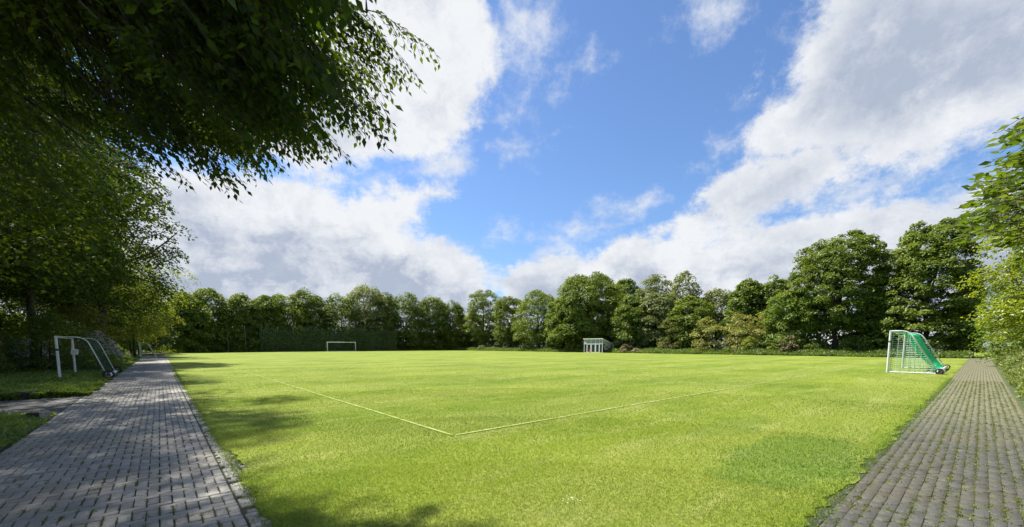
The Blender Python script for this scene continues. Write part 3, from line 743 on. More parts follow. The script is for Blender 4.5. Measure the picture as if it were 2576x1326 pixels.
# two youth goals parked along the left path
g1 = make_goal('football_goal', 'nearest youth goal with black wheels parked on the leafy left verge', (-20.4, 18.25, 0), rz_v, 4.5, 1.98, 0.92, 1.55, .048, .024, 'dark_net', .0025, .12, roller=.075, bars=False, sag=.12, group='movable goals', wheel_r=.22)
MB().tube([(0, 0, 1.36), (0, 0, 1.45)], .058, 14).build('tape_band', M['rubber'], g1)
MB().tube([(.0, 4.5, .13), (1.0, 4.5, .13)], .02, 8).build('ground_bar', M['white_paint'], g1)
make_goal('football_goal', 'smaller white youth goal parked far down the left path', (-47.0, 51.4, 0), rz_v, 4.6, 1.95, 0.72, 1.5, .05, .03, 'dark_net', .006, .16, wheels=False, sag=.1, group='movable goals')
mg = empty('mini_goal', (-47.9, 51.0, 0), rz_v + math.pi, 'tiny white goal with pale green net beside the far parked youth goal', 'mini goal')
MB().tube([(0, 0, 0), (0, 0, .78), (0, 1.2, .78), (0, 1.2, 0)], .03, 8).build('frame', M['white_paint'], mg)
MB().tube([(0, 0, .76), (.75, 0, .03), (.75, 1.2, .03), (0, 1.2, .76)], .02, 8).build('rear_frame', M['white_paint'], mg)
cords([[(0, y * .1, .78), (.75, y * .1, .02)] for y in range(13)] + [[(x * .075, 0, .78 - x * .076), (x * .075, 1.2, .78 - x * .076)] for x in range(11)], .007).build('net', M['pale_net'], mg)
# notice on the second post
t_ = Matrix.Rotation(ROT, 4, 'Z')
pn = Vector((-20.4, 18.25, 0)) + t_ @ Vector((0.0, 4.5, 0))
nt_ = empty('paper_notice', (pn.x + .05, pn.y - .08, 1.30), .70, 'white paper notice tied to the second post of the nearest youth goal', 'notice')
MB().add([(-.08, 0, -.16), (.20, -.02, -.19), (.24, -.03, .08), (.10, .0, .12), (-.03, 0, .15), (-.08, .004, -.16), (.20, -.016, -.19), (.24, -.026, .08), (.10, .004, .12), (-.03, .004, .15)],
         [(0, 1, 2, 3, 4), (9, 8, 7, 6, 5), (0, 5, 6, 1), (1, 6, 7, 2), (2, 7, 8, 3), (3, 8, 9, 4), (4, 9, 5, 0)]).build('sheet', M['paper'], nt_)
ml = MB()
for i in range(4): ml.box((-.03, -.035, .04 - .045 * i), (.16 - .03 * (i % 2), -.03, .050 - .045 * i))
ml.build('lettering', M['ink'], nt_)

# ------------------------------------------------------------------ shelter on the far touchline
p = W(53.2, 69.2); sh = empty('dugout_shelter', p, ROT - math.pi / 2, 'white framed glazed shelter with sloping roof on the far touchline', 'shelter')
LW, DP, HF, HB = 5.0, 3.7, 3.0, 1.85     # local x = along -u, local y = along +v (depth)
xs = [0, .75, 1.95, 3.15, 4.25, LW]
fm = MB()
for x in xs: fm.box((x - .055, -.06, 0), (x + .055, .06, HF))
fm.box((-.055, -.055, 1.88), (LW + .055, .055, 2.02)); fm.box((.06, -.052, .0), (LW - .06, .052, .06))
for x in (0, LW): fm.box((x - .05, DP - .1, 0), (x + .05, DP, HB))
for x in (0, LW):
    fm.tube([(x, .06, 1.95), (x, DP - .1, 1.72)], .03, 6); fm.tube([(x, .06, HF - .1), (x, DP, HB)], .045, 6); fm.tube([(x, .06, .05), (x, DP - .1, .05)], .03, 6)
fm.tube([(LW, .06, 1.8), (LW, 1.5, .03)], .03, 6)
fm.build('frame', M['white_paint'], sh)
MB().add([(-.2, -.25, HF + .14), (LW + .2, -.25, HF + .14), (LW + .2, DP + .2, HB + .06), (-.2, DP + .2, HB + .06), (-.2, -.25, HF), (LW + .2, -.25, HF), (LW + .2, DP + .2, HB - .02), (-.2, DP + .2, HB - .02)],
         [(0, 1, 2, 3), (7, 6, 5, 4), (4, 5, 1, 0), (5, 6, 2, 1), (6, 7, 3, 2), (7, 4, 0, 3)]).build('roof', M['roof'], sh)
for i in range(5):
    lv = MB()
    for k in range(7): z = 2.1 + k * .115; lv.add([(xs[i] + .06, -.03, z), (xs[i + 1] - .06, -.03, z), (xs[i + 1] - .06, .03, z + .075), (xs[i] + .06, .03, z + .075)], [(0, 1, 2, 3)])
    lv.build('louvre', M['alu'], sh)
M['louvre_back'] = simple('grey translucent panel', (0.30, 0.34, 0.35), .6, var=.1)
M['tinted'] = simple('smoked glazing', (0.025, 0.035, 0.045), .12, var=.3)
bk = MB()
for i in range(5): bk.box((xs[i] + .056, .035, 2.04), (xs[i + 1] - .056, .045, HF - .03))
bk.build('upper_panel', M['louvre_back'], sh)
for i in (1, 2, 3):
    d = MB(); a, b = xs[i] + .06, xs[i + 1] - .06
    d.box((a, -.03, .07), (a + .12, .03, 1.87)); d.box((b - .12, -.03, .07), (b, .03, 1.87)); d.box((a + .121, -.028, 1.76), (b - .121, .028, 1.87)); d.box((a + .121, -.028, .07), (b - .121, .028, .13))
    dd = d.build('door', M['white_paint'], sh); MB().box((a + .125, -.008, .135), (b - .125, .008, 1.755)).build('pane', M['tinted'], dd)
for i in (0, 4): MB().box((xs[i] + .06, -.01, .07), (xs[i + 1] - .06, .01, 1.87)).build('glazing', M['tinted'], sh)
for x, nm in ((0, 'side_panel'), (LW, 'side_panel')):
    MB().add([(x - .012, .07, .1), (x - .012, DP - .11, .1), (x - .012, DP - .11, 1.68), (x - .012, .07, 1.90), (x + .012, .07, .1), (x + .012, DP - .11, .1), (x + .012, DP - .11, 1.68), (x + .012, .07, 1.90)],
             [(0, 1, 2, 3), (7, 6, 5, 4), (0, 4, 5, 1), (1, 5, 6, 2), (2, 6, 7, 3), (3, 7, 4, 0)]).build(nm, M['tinted'], sh)
    MB().add([(x - .012, .07, 1.98), (x - .012, DP - .11, 1.76), (x - .012, .07, HF - .12), (x + .012, .07, 1.98), (x + .012, DP - .11, 1.76), (x + .012, .07, HF - .12)],
             [(0, 1, 2), (5, 4, 3), (0, 3, 4, 1), (1, 4, 5, 2), (2, 5, 3, 0)]).build('gable_panel', M['louvre_back'], sh)
MB().box((0.06, DP - .06, .1), (LW - .06, DP - .02, HB - .05)).build('rear_wall', M['fabric'], sh)
M['spray'] = simple('pale spray paint', (0.70, 0.74, 0.74), .7)
gf = MB(); rr = random.Random(4)
def squig(pts): gf.tube([(LW + .022, y, z) for y, z in pts], .05, 5)
squig([(1.0, .8), (.8, 1.1), (.95, 1.5), (1.3, 1.6), (1.45, 1.3), (1.2, 1.1), (1.5, .85), (1.8, 1.0)])
squig([(1.7, 1.45), (1.95, 1.6), (2.1, 1.3), (1.9, 1.05), (2.2, .85), (2.45, 1.1), (2.35, 1.5), (2.65, 1.55)])
squig([(2.6, .8), (2.7, 1.3), (3.0, 1.5), (3.2, 1.25), (3.0, .95), (3.3, .7)]); squig([(.7, 1.5), (1.0, 1.75), (1.6, 1.72), (2.3, 1.65), (3.1, 1.6)]); squig([(.9, .75), (1.8, .68), (2.6, .7), (3.4, .6)])
gf.build('graffiti', M['spray'], sh)
M['bench_red'] = M['red_plastic']
cp = W(51.3, 68.75); cn = empty('traffic_cone', cp, 0, 'small red cone standing at the left door of the shelter', 'cone')
MB().box((-.19, -.19, 0), (.19, .19, .04)).build('foot', M['red_plastic'], cn); MB().tube([(0, 0, .04), (0, 0, .85)], [.16, .035], 14).build('body', M['red_plastic'], cn)
cp = W(47.6, 71.2); bn = empty('litter_bin', cp, ROT, 'dark round litter bin beside the graffiti wall of the shelter', 'bin')
MB().tube([(0, 0, 0), (0, 0, .1), (0, 0, .95)], [.26, .28, .32], 16).build('body', M['dark_metal'], bn); MB().tube([(0, 0, .95), (0, 0, 1.0), (0, 0, 1.06)], [.35, .35, .2], 16).build('lid', M['dark_metal'], bn)
tag(MB().tube([(0, 0, 0), (0, 0, 2.6)], .035, 8).build('metal_pole', M['grey_metal']), 'thin bare grey pole standing among the pale shrubs on the far touchline', 'pole').location = (39.1, 83.5, 0)

# ------------------------------------------------------------------ ball stop fence with ivy, windbreak fence, gate
bf = empty('ball_stop_fence', W(110.6, 50.5), math.atan2(-V[1], -V[0]), 'tall netted ball stop fence behind the far goal half covered in ivy', 'fence')
FL = 45.5; k = 0.0; HFn = 6.3
while k <= FL + .01:
    o = MB().tube([(k, 0, 0), (k, 0, HFn)], .055, 8).build('post', M['grey_metal'], bf); k += 3.5
li = [[(0, .02, z * .3), (FL, .02, z * .3)] for z in range(1, 22)] + [[(x * .35, .02, 0), (x * .35, .02, HFn)] for x in range(int(FL / .35))]
cords(li, .005).build('mesh_netting', M['dark_net'], bf)
n = 30000; xx = FL * (1 - 1) + rng.random(n) * (FL * .78); top = 5.4 + .5 * np.sin(xx * .6) + .35 * np.sin(xx * 1.7 + 1) + .25 * np.sin(xx * 4.3) + 1.1 * (rng.random(n) < .12) * rng.random(n); zz = rng.random(n) * top
P = np.stack([xx, rng.normal(.1, .22, n) + .22 * np.sin(xx * 1.3) * np.sin(zz * 1.4 + xx), zz], 1); nrm = unit(np.stack([rng.normal(0, .5, n), rng.normal(1, .4, n) , rng.normal(.5, .5, n)], 1))
M['ivy'] = leaf_mat('ivy leaf', (0.030, 0.060, 0.010), (0.095, 0.145, 0.022), .25)
leaves('ivy', P, np.cross(nrm, rng.normal(size=(n, 3))) + np.array([0, 0, -.4]), nrm, .32, .26, rng.uniform(0, 1, n) + .1 * np.sin(xx), M['ivy'], bf)

def run_fence(name, label, a, b, h, panel, step=2.4, wires=True):
    a = np.array(a); b = np.array(b); L = float(np.linalg.norm(b - a)); ang = math.atan2(b[1] - a[1], b[0] - a[0])
    f = empty(name, (a[0], a[1], 0), ang, label, 'fence'); k = 0.0
    while k <= L + .01: MB().tube([(k, 0, 0), (k, 0, h + .02), (k + .0, .18, h + .28)], .032, 8).build('post', M['grey_metal'], f); k += step
    pm = MB(); q = 0.0
    while q < L - .01: w = min(.6, L - q); pm.add([(q, .045 + .012 * math.sin(q * 3), .05), (q + w, .045 + .012 * math.sin((q + w) * 3), .05), (q + w, .045 + .02 * math.sin((q + w) * 4), h - .05), (q, .045 + .02 * math.sin(q * 4), h - .05)], [(0, 1, 2, 3)]); q += .6
    o = pm.build('windbreak_fabric', M[panel], f); m_ = o.modifiers.new('thickness', 'SOLIDIFY'); m_.thickness = .006
    li = [[(0, 0, z * .2 + .05), (L, 0, z * .2 + .05)] for z in range(int(h / .2) + 1)] + [[(x * .2, 0, 0), (x * .2, 0, h)] for x in range(int(L / .2))]
    cords(li, .004).build('wire_mesh', M['grey_metal'], f)
    if wires: cords([[(0, .07, h + .1), (L, .07, h + .12)], [(0, .15, h + .22), (L, .15, h + .2)]], .006).build('top_wires', M['grey_metal'], f)
    return f
run_fence('windbreak_fence', 'grey green windbreak fence in the shade behind the nearest youth goal', W(22, -11.2)[:2], W(50, -10.6)[:2], 2.1, 'fabric')

gt = empty('path_gate', W(-5.0, 77.5), ROT - math.pi / 2, 'dark open metal gate where the right path leaves the pitch', 'gate')
for x in (0, .28): MB().box((x - .07, -.07, 0), (x + .07, .07, 2.3)).build('post', M['dark_metal'], gt)
MB().box((2.2, -.07, 0), (2.34, .07, 2.3)).build('post', M['dark_metal'], gt)
MB().box((.351, -.04, 2.2), (2.199, .04, 2.3)).build('lintel', M['dark_metal'], gt)
lf = MB().tube([(.12, 0, .15), (.12, 1.6, .15), (.12, 1.6, 2.0), (.12, 0, 2.0)], .03, 8)
for k in range(12): lf.tube([(.12, .1 + k * .13, .15), (.12, .1 + k * .13, 2.0)], .012, 6)
lf.build('leaf', M['dark_metal'], gt)

# kerb block and trough in the left foreground verge
q = ground_at(102, 1053); kb = empty('kerb_block', (q[0], q[1], 0), math.radians(6), 'short mossy concrete kerb block with a pale end beside the side path', 'kerb block')
MB().box((-.18, -.09, -.02), (.06, .09, .14), .012).build('mossy_part', M['timber'], kb); MB().box((.062, -.085, -.02), (.12, .085, .16), .012).build('pale_end', M['concrete'], kb)
q = ground_at(72, 1001); tr = empty('timber_block', (q[0] + .15, q[1] - .2, 0), math.radians(3), 'dark low timber block half sunk in the leafy verge by the side path', 'timber block')
MB().box((-.20, -.2, -.02), (.22, .2, .22), .02).build('block', M['timber'], tr)
# ------------------------------------------------------------------ trees at the far end of the pitch
K = 'trees behind the far goal'
far = [  # px, top y, half width px, line u, material, profile, label
    (470, 742, 48, 108, 'mid', FULL, 'yellowish leafy tree at the left corner of the far end'),
    (530, 730, 50, 114, 'dark', FULL, 'dark spreading tree left of the tall fence posts, leftmost at the far end'),
    (610, 741, 46, 115, 'dark', FULL, 'dark tree with layered branches just left of the fence posts'),
    (672, 748, 40, 117, 'mid', FULL, 'lower light topped tree above the leftmost fence posts'),
    (722, 744, 46, 116.5, 'mid', DOME, 'wide yellow green tree overhanging the ball stop fence'),
    (778, 734, 42, 119, 'dark', DOME, 'tall round topped tree behind the overhanging yellow green one'),
    (862, 746, 46, 116.5, 'dark', FULL, 'layered conical tree standing right above the far goal'),
    (925, 722, 48, 118, 'silver', DOME, 'tallest greyish tree at the far end right of the far goal'),
    (968, 742, 34, 117, 'dark', DOME, 'dark tree tucked against the right of the greyish tallest one'),
    (1022, 742, 44, 116.5, 'dark', FULL, 'broad dark tree at the right end of the ivy fence'),
    (1085, 749, 38, 114, 'dark', FULL, 'dark hanging tree second from the right of the far row'),
    (1133, 758, 30, 113, 'dark', COLUMN, 'last dark column tree at the right end of the far row'),
]
for i, (px, ty, hw, ul, mat, pr, lab) in enumerate(far):
    p = on_u(px, ul); H = height(px, ty, p); R = spread(hw, px, p) * 1.28
    tree('broadleaf_tree', lab, 'tree', K, p, H, R, mat, 100 + i, pr, base=.5, clumps=250, per=75, leaf=.44, flat=.45, droop=.5, rc=(.18, .32))
# ------------------------------------------------------------------ trees along the far touchline
K = 'trees along the far touchline'
side = [
    (1163, 792, 20, 80, 'silver', OVAL, 1.5, 'small pale grey green tree at the far corner of the pitch', 'bark_pale'),
    (1190, 788, 20, 80, 'silver', OVAL, 2.0, 'thin pale tree beside the first tall round tree of the side row', 'bark_pale'),
    (1218, 736, 36, 77, 'mid', COLUMN, 2.2, 'tall narrow dark green tree, first of the side row from the far corner', 'bark'),
    (1283, 750, 33, 76, 'mid', COLUMN, 2.2, 'narrow tree second in the side row with a visible trunk', 'bark'),
    (1352, 736, 48, 76, 'mid', DOME, 1.8, 'round tree with pale lower branches left of the big beech', 'bark'),
    (1412, 752, 32, 75, 'fresh', FULL, 1.5, 'light green low tree leaning against the big domed tree', 'bark'),
    (1478, 697, 84, 77, 'mid', DOME, 2.6, 'big domed tree towering directly over the white shelter', 'bark'),
    (1572, 704, 34, 88, 'fresh', OVAL, 5, 'lighter tree tip rising behind the right of the domed tree', 'bark'),
    (1590, 752, 44, 76, 'mid', FULL, 1.4, 'medium tree just right of the shelter behind the russet bush', 'bark'),
    (1645, 692, 42, 88, 'silver', OVAL, 4, 'loose pale willow like tree in the second row', 'bark_pale'),
    (1655, 742, 50, 78, 'silver', DOME, 2, 'grey green tree below the loose willow like one', 'bark'),
    (1716, 684, 38, 86, 'silver', OVAL, 4, 'slender airy tree with the highest pale tip of the middle group', 'bark_pale'),
    (1735, 752, 52, 78, 'mid', DOME, 1.2, 'dark green tree below the airy slender one', 'bark'),
    (1800, 728, 46, 90, 'silver', OVAL, 4, 'thin wispy birch far behind the cream flowering bushes', 'bark_pale'),
    (1878, 708, 48, 82, 'mid', OVAL, 2, 'round crowned dark tree behind the cream flowering bushes', 'bark'),
    (1945, 704, 44, 84, 'dark', OVAL, 2, 'very dark tree left of the large maple pair', 'bark'),
    (2098, 597, 112, 77, 'mid', DOME, 4.2, 'large spreading tree with a visible pale trunk, left of the big pair', 'bark'),
    (1985, 735, 60, 76, 'fresh', FULL, .8, 'low bright green tree leaning left out of the large spreading tree', 'bark'),
    (2225, 625, 44, 88, 'silver', OVAL, 4, 'thin grey tree seen in the gap between the two largest trees', 'bark_pale'),
    (2325, 566, 118, 77, 'mid', FULL, 1.2, 'largest full maple behind the green netted goal', 'bark'),
    (2190, 770, 60, 76, 'dark', FULL, .5, 'low dark tree filling the gap between the two largest trees', 'bark'),
    (2425, 700, 34, 84, 'dark', FULL, .8, 'dark tree closing the end of the right path', 'bark'),
]
for i, (px, ty, hw, vl, mat, pr, bs, lab, bk) in enumerate(side):
    p = on_v(px, vl); H = height(px, ty, p); R = spread(hw, px, p) * (1.1 if hw > 80 else 1.2); big = hw > 80
    airy = pr is OVAL and mat == 'silver'
    tree('broadleaf_tree' if not airy else 'birch_tree', lab, 'tree', K, p, H, R, mat, 200 + i, pr, base=bs, clumps=(620 if big else 230) if not airy else 190,
         per=95 if big else (80 if not airy else 45), leaf=.30 if p[1] < 70 else .40, flat=.5, rc=(.10, .19) if big else (.17, .30), bark=bk,
         fill=.25, lump=.30 if big else .22)
# shrubs in front of them
K = 'shrubs along the far touchline'
shr = [
    (1212, 870, 10, 71.5, 'silver', 'small pale round shrub below the first tall tree of the side row'),
    (1440, 862, 18, 72.0, 'olive', 'low shrub with pale left side, left of the shelter'),
    (1463, 866, 15, 72.5, 'dark', 'dark low shrub touching the left of the shelter'),
    (1577, 866, 15, 71.8, 'russet', 'round russet brown bush right of the shelter'),
    (1602, 877, 9, 71.5, 'russet', 'small russet bush at the foot of the round one'),
    (1560, 866, 14, 74.0, 'dark', 'dark bush behind the round russet one'),
    (1690, 800, 34, 74.5, 'olive', 'tall olive shrub with pale patches, left of the pole'),
    (1778, 798, 36, 73.5, 'cream', 'cream flowering bush right of the pole'),
    (1742, 812, 30, 75.5, 'olive', 'olive shrub behind the grey pole'),
    (1852, 788, 42, 74.5, 'cream', 'largest cream flowering bush of the side row'),
    (1915, 792, 36, 75.5, 'cream', 'third cream flowering bush, below the dark tree'),
    (1885, 850, 20, 72.5, 'yellow', 'small yellow green shrub in front of the cream flowering bushes'),
    (1832, 874, 13, 71.8, 'mid', 'little dark mound shrub at the weed edge'),
    (1982, 846, 24, 72.5, 'russet', 'rounded pinkish brown shrub below the large spreading tree'),
    (2050, 858, 34, 74.0, 'dark', 'dark shrub at the foot of the large spreading tree'),
    (2140, 850, 40, 74.5, 'dark', 'dark shrub left of the green netted goal'),
    (1620, 838, 24, 75, 'silver', 'grey green shrub between the russet bush and the tall olive shrub'),
]
for i, (px, ty, hw, vl, mat, lab) in enumerate(shr):
    p = on_v(px, vl); H = height(px, ty, p); R = spread(hw, px, p) * 1.05
    bush('shrub', lab, 'shrub', K, p, H, R, mat, 300 + i, clumps=int(30 + 14 * R), per=55, leaf=.20 if mat != 'cream' else .24, rc=(.20, .34))

# ------------------------------------------------------------------ trees and shrubs left of the path
K = 'trees left of the path'
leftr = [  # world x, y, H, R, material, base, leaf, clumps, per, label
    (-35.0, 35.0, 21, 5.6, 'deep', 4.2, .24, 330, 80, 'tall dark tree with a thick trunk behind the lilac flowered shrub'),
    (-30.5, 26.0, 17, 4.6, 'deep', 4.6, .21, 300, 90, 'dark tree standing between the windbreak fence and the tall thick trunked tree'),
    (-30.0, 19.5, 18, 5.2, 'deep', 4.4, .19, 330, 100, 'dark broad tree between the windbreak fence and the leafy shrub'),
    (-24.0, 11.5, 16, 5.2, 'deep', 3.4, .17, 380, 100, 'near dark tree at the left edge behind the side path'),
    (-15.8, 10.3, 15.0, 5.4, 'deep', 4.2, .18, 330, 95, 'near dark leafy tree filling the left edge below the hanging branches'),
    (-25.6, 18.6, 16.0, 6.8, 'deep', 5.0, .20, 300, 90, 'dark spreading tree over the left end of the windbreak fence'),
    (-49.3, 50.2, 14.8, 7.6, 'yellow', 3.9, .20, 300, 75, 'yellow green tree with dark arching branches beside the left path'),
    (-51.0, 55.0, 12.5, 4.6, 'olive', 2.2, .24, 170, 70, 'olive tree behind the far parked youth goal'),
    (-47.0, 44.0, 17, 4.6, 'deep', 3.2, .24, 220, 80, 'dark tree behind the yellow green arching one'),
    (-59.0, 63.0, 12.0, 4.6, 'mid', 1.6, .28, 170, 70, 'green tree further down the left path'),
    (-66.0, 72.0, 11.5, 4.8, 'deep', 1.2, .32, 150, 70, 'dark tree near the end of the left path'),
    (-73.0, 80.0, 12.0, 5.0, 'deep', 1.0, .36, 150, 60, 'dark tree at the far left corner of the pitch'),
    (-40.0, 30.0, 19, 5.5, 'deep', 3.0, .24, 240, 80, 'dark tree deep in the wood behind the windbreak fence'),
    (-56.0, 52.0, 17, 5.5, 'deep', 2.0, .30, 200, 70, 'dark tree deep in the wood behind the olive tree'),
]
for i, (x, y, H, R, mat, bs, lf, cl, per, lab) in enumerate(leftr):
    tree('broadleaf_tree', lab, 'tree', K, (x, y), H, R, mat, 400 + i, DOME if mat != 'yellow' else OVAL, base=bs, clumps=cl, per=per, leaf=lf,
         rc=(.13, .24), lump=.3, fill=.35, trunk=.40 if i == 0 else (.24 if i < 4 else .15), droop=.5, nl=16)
bush('leafy_shrub', 'big dark leafy shrub right behind the nearest youth goal', 'shrub', None, (-28.0, 24.6), 3.3, 2.1, 'dark', 501, clumps=90, per=90, leaf=.13, stems=9)
bush('leafy_shrub', 'dark shrub with yellowish top left of the thick trunk', 'shrub', None, (-31.0, 29.5), 4.3, 2.2, 'olive', 502, clumps=80, per=80, leaf=.15, stems=8)
bush('leafy_shrub', 'low dark green shrub under the crossbar of the nearest youth goal', 'shrub', None, (-24.8, 24.2), 1.35, 1.1, 'dark', 503, clumps=50, per=80, leaf=.09)
bush('leafy_shrub', 'small bush in front of the windbreak fence at the left edge', 'shrub', None, (-26.2, 20.2), 1.5, .8, 'mid', 504, clumps=45, per=80, leaf=.08)
bush('leafy_shrub', 'light green shrub at the verge edge beyond the lilac flowered shrub', 'shrub', None, (-36.0, 36.6), 1.6, 1.2, 'fresh', 505, clumps=45, per=60, leaf=.12)
# arching shrub covered with pale lilac flowers
rs = np.random.default_rng(77); fs_ = empty('flowering_shrub', (-30.3, 29.6, 0), 0, 'arching shrub covered in pale lilac white blossom beside the nearest youth goal', 'shrub')
mb = MB(); P = []; A = []; PL = []; AL = []
for k in range(85):
    a = rs.uniform(0, 2 * math.pi); ln = rs.uniform(.6, 1.45); hp = rs.uniform(1.6, 2.6); pts = []
    for j in range(9):
        w = j / 8; rr = ln * w ** 1.3; z = hp * (math.sin(min(w * 1.9, 1.57 + (w * 1.9 - 1.57) * .8)) if w < .83 else 1) if w < .55 else hp * (1 - ((w - .55) / .45) ** 1.8 * .62)
        z = hp * (1 - (1 - w / .55) ** 2) if w < .55 else z
        pts.append((rr * math.cos(a), rr * math.sin(a), max(z, .05)))
    mb.tube(pts, [.014 * (1 - .8 * j / 8) + .002 for j in range(9)], 5, cap=False)
    pa = np.array(pts)
    for j in range(3, 8):
        for q in range(60 if j > 3 else 16):
            w = rs.random(); c = pa[j] * (1 - w) + pa[j + 1] * w + rs.normal(0, .05, 3)
            if rs.random() < .75: P.append(c); A.append(rs.normal(size=3))
            else: PL.append(c); AL.append(rs.normal(size=3))
mb.build('stems', M['bark'], fs_)
P = np.array(P); A = np.array(A); leaves('blossom', P, A, np.cross(A, rs.normal(size=A.shape)), .095, .08, rs.random(len(P)), M['petal'], fs_)
PL = np.array(PL); AL = np.array(AL); leaves('foliage', PL, AL, np.cross(AL, rs.normal(size=AL.shape)), .06, .035, rs.random(len(PL)), M['mid'], fs_)

# ------------------------------------------------------------------ light green tree and dark shrubs at the right path
tree('broadleaf_tree', 'sunlit yellow green tree with pale trunk at the right end of the picture', 'tree', None, (28.2, 19.6), 11.2, 3.7, 'yellow', 601, FULL, base=2.2,
     clumps=440, per=110, leaf=.15, rc=(.14, .26), lump=.3, bark='bark_pale', trunk=.11, droop=.5)
tree('broadleaf_tree', 'bright green tree behind the sunlit one along the right path', 'tree', None, (38.5, 29.5), 8.5, 3.4, 'fresh', 602, FULL, base=.6, clumps=190, per=80, leaf=.17, rc=(.16, .28))
tree('broadleaf_tree', 'dark green tree near the gate at the end of the right path', 'tree', None, (51.5, 40.5), 7.0, 3.0, 'mid', 603, FULL, base=.4, clumps=150, per=70, leaf=.20, rc=(.16, .28))
bush('leafy_shrub', 'dark shrub leaning over the right path before the gate', 'shrub', None, (44.5, 34.6), 3.2, 1.9, 'dark', 604, clumps=70, per=70, leaf=.15)
bush('leafy_shrub', 'brownish seeding shrub above the cow parsley at the right edge', 'shrub', None, (24.6, 17.6), 3.3, 1.2, 'russet', 605, clumps=60, per=60, leaf=.08, fill=.4)

# ------------------------------------------------------------------ overhanging trees near the camera
def sprays(rng, anchors, dirs, size, n_side, leaf_len, droop=.38, hang=-.45):
    """leafy drooping twigs: returns leaf arrays and twig polylines"""
    P, A, N, Ls, tw = [], [], [], [], []
    for c, d in zip(anchors, dirs):
        L = size * rng.uniform(.7, 1.25); d = unit(d); up = np.array((0, 0, 1.0)); sd_ = unit(np.cross(d, up)); pts = []
        for j in range(7):
            w = j / 6; pts.append(c + d * L * w + sd_ * L * .06 * math.sin(w * 5 + c[0] * 9) - up * L * droop * w ** 2)
        pts = np.array(pts); tw.append(pts)
        for k in range(n_side):
            w = (k + .6) / n_side; i = min(int(w * 6), 5); b = pts[i] + (pts[i + 1] - pts[i]) * (w * 6 - i); t = unit(pts[i + 1] - pts[i])
            s = 1 if k % 2 else -1; l2 = L * .42 * (1 - .75 * w) * rng.uniform(.6, 1.2) + .04
            dd = unit(t * .75 + sd_ * s * .75 - up * rng.uniform(.1, .55)); m = max(2, int(l2 / (leaf_len * .48)))
            q = np.arange(1, m + 1) / m; base = b[None] + dd[None] * (q * l2)[:, None] - up[None] * (q ** 2 * l2 * .35)[:, None]
            alt = np.where(np.arange(m) % 2 == 0, 1, -1); sid = unit(np.cross(dd, up))
            ax = dd[None] * .8 + sid[None] * (alt * .8)[:, None] + rng.normal(0, .22, (m, 3)) + np.array([0, 0, hang])
            nn = up[None] * .8 + sid[None] * (alt * .3)[:, None] + rng.normal(0, .45, (m, 3))
            P.append(base); A.append(ax); N.append(nn); Ls.append(leaf_len * rng.uniform(.65, 1.15, m))
            tw.append(np.array([b, b + dd * l2 * .6 - up * l2 * .12, base[-1]]))
    return np.concatenate(P), np.concatenate(A), np.concatenate(N), np.concatenate(Ls), tw
def inside(px, py, poly):
    c = False; n = len(poly); j = n - 1
    for i in range(n):
        xi, yi = poly[i]; xj, yj = poly[j]
        if (yi > py) != (yj > py) and px < (xj - xi) * (py - yi) / (yj - yi) + xi: c = not c
        j = i
    return c
def ray_at(px, py, z=None, d=None):
    r = ray(px, py); t = (z - EYE) / r[2] if z is not None else d / r[1]
    return np.array((0, 0, EYE)) + r * t
rng2 = np.random.default_rng(900)
trunk0 = np.array((-9.5, 3.0, 0.0))
hb = empty('overhanging_tree', tuple(trunk0), 0, 'dark hornbeam whose drooping branches hang into the upper left of the picture', 'tree')
reg = [(-700, -500), (540, -500), (580, -80), (620, 20), (730, 110), (700, 210), (640, 290), (520, 340), (420, 330), (340, 340), (300, 400), (150, 430), (-100, 520), (-700, 700)]
anch = []; 
while len(anch) < 1150:
    px, py = rng2.uniform(-700, 1000), rng2.uniform(-500, 700)
    if inside(px, py, reg) and not (px > 150 and patchy(np.float64(px * .013), np.float64(py * .02)) > .30):
        z = rng2.uniform(3.3, 4.5) if px > 200 else rng2.uniform(4.0, 6.4); q = ray_at(px, py, z)
        if q[1] > .8 and q[0] > -12 and np.linalg.norm(q[:2] - trunk0[:2]) < 12.5 and q[1] < 12: anch.append(q)
tips = [(1100, 212, 5.7), (1035, 140, 5.7), (1015, 228, 6.0), (940, 110, 5.5), (850, 30, 5.2), (960, 330, 6.2), (993, 398, 6.3), (885, 440, 6.3), (850, 418, 6.6), (760, 440, 6.6), (703, 474, 6.7),
        (655, 460, 6.8), (610, 430, 7.0), (545, 415, 7.2), (492, 440, 7.2), (455, 400, 7.4), (935, 250, 6.0), (905, 390, 6.3), (800, 430, 6.5)]
tips = [(px, py - (52 if py > 300 else 0), d) for px, py, d in tips]
ta = [ray_at(px, py, None, d * .66) for px, py, d in tips]
def outward(q, dr=.1):
    d = q - trunk0; d[2] = 0; d = unit(d); return np.array((d[0], d[1], -dr))
dirs = [outward(q, rng2.uniform(0, .3)) + rng2.normal(0, .28, 3) * np.array([1, 1, .4]) for q in anch]
A1, D1 = list(anch), dirs
for (px, py, d), q in zip(tips, ta):
    dd = outward(q, .35) * np.array([1, .5, 1])
    for off in (0, .3, .6, .9, 1.2):
        b = q - unit(dd) * (.64 + off * .7) + np.array((0, 0, .22 + off * .10)) + rng2.normal(0, .05, 3); A1.append(b); D1.append(unit(dd) + rng2.normal(0, .08, 3) + np.array([0, 0, .12]))
P, A, N, Ls, tw = sprays(rng2, A1, D1, .60, 17, .064)
tone = .35 + .25 * patchy(P[:, 0] * 2, P[:, 1] * 2) + rng2.normal(0, .2, len(P))
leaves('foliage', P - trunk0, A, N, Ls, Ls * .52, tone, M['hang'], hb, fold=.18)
mb = MB()
for t in tw: mb.tube(t - trunk0, [.006, .004, .0025, .002, .002, .0015, .001][:len(t)] if len(t) == 7 else [.0025, .002, .001], 3, cap=False)
mb.build('twigs', M['bark'], hb)
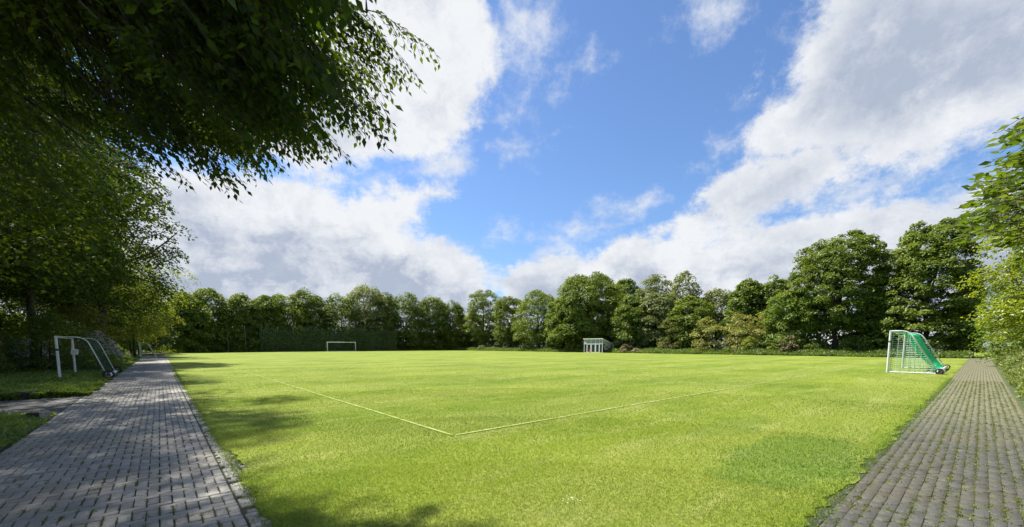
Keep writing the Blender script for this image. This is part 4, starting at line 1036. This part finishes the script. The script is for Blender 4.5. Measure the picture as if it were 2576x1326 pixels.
mb = MB(); hub = np.array((0, 0, 4.6)); allA = np.array(A1) - trunk0
order = np.argsort(np.arctan2(allA[:, 1], allA[:, 0])); boughs = []
for k in range(26):
    sel = order[int(len(order) * k / 26):int(len(order) * (k + 1) / 26)]; far_ = sel[np.argmax(np.linalg.norm(allA[sel, :2], axis=1))]; e = allA[far_]
    hub_k = hub + np.array((0, 0, rng2.uniform(-.8, 2.2))); pts = []
    for j in range(9):
        w = j / 8; q = hub_k * (1 - w) + e * w; q[2] += math.sin(w * math.pi) * 1.0; q[:2] += rng2.normal(0, .10, 2) * (0 < j < 8); pts.append(q)
    boughs.append(np.array(pts)); mb.tube(pts, [.075 * (1 - w / 8) + .007 for w in range(9)], 7, cap=False)
    for s_ in sel:
        a = allA[s_]; bp = boughs[-1]; i = int(np.argmin(np.linalg.norm(bp - a, axis=1) + np.where(np.linalg.norm(bp[:, :2], axis=1) > np.linalg.norm(a[:2]), 1.5, 0)))
        m_ = (bp[i] + a) / 2 + np.array((0, 0, .12)); mb.tube([bp[i], m_, a], [.013, .009, .005], 4, cap=False)
mb.tube([(0, 0, 0), (.05, 0, 1.5), (0, .05, 3.5), (.1, 0, 5.2), (.1, .1, 8.5), (0, 0, 12)], [.42, .34, .30, .27, .16, .05], 14, cap=False)
mb.build('trunk', M['bark'], hb, smooth=True)
cr_rng = np.random.default_rng(901)
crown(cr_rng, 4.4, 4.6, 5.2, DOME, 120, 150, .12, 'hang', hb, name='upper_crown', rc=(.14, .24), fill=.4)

# large leaved tree reaching in from the right edge
trunk1 = np.array((11.5, 4.0, 0.0))
mg_ = empty('large_leaved_tree', tuple(trunk1), 0, 'tree with large glossy leaves reaching in from the right edge of the picture', 'tree')
reg = [(2800, 200), (2565, 300), (2560, 380), (2580, 420), (2500, 452), (2430, 520), (2420, 560), (2470, 590), (2520, 560), (2600, 600), (2800, 620)]
an = []; di = []
while len(an) < 170:
    px, py = rng2.uniform(2400, 2800), rng2.uniform(200, 640)
    if inside(px, py, reg): an.append(ray_at(px + 40, py, None, rng2.uniform(3.8, 5.6))); 
di = [np.array((-1, .15, -.05)) + rng2.normal(0, .3, 3) for _ in an]
for px, py in ((2440, 540), (2455, 500), (2500, 468), (2550, 345), (2548, 400)):
    an.append(ray_at(px + 70, py - 8, None, 4.6)); di.append(np.array((-1, .05, -.1)))
P, A, N, Ls, tw = sprays(rng2, an, di, .34, 7, .12, .05, .15)
leaves('foliage', P - trunk1, A, N, Ls, Ls * .46, .5 + rng2.normal(0, .25, len(P)), M['magnolia'], mg_, fold=.12)
mb = MB()
for t in tw: mb.tube(t - trunk1, .003, 3, cap=False)
hubs = np.array([(-.6, .3, 4.2), (-.4, .1, 3.4), (-.9, .4, 3.0)])
for a in np.array(an) - trunk1:
    h = hubs[int(rng2.integers(3))]; mb.tube([h * np.array([.4, .4, .8]), (h + a) / 2 + np.array((0, 0, .15)), a], [.02, .012, .004], 5, cap=False)
mb.tube([(0, 0, 0), (-.1, .05, 1.6), (-.3, .1, 3.0), (-.2, .1, 4.6)], [.13, .11, .09, .04], 10, cap=False)
mb.build('trunk', M['bark'], mg_, smooth=True)
crown(np.random.default_rng(902), 1.8, 3.2, 2.6, OVAL, 50, 50, .12, 'magnolia', mg_, name='inner_crown', rc=(.18, .3))
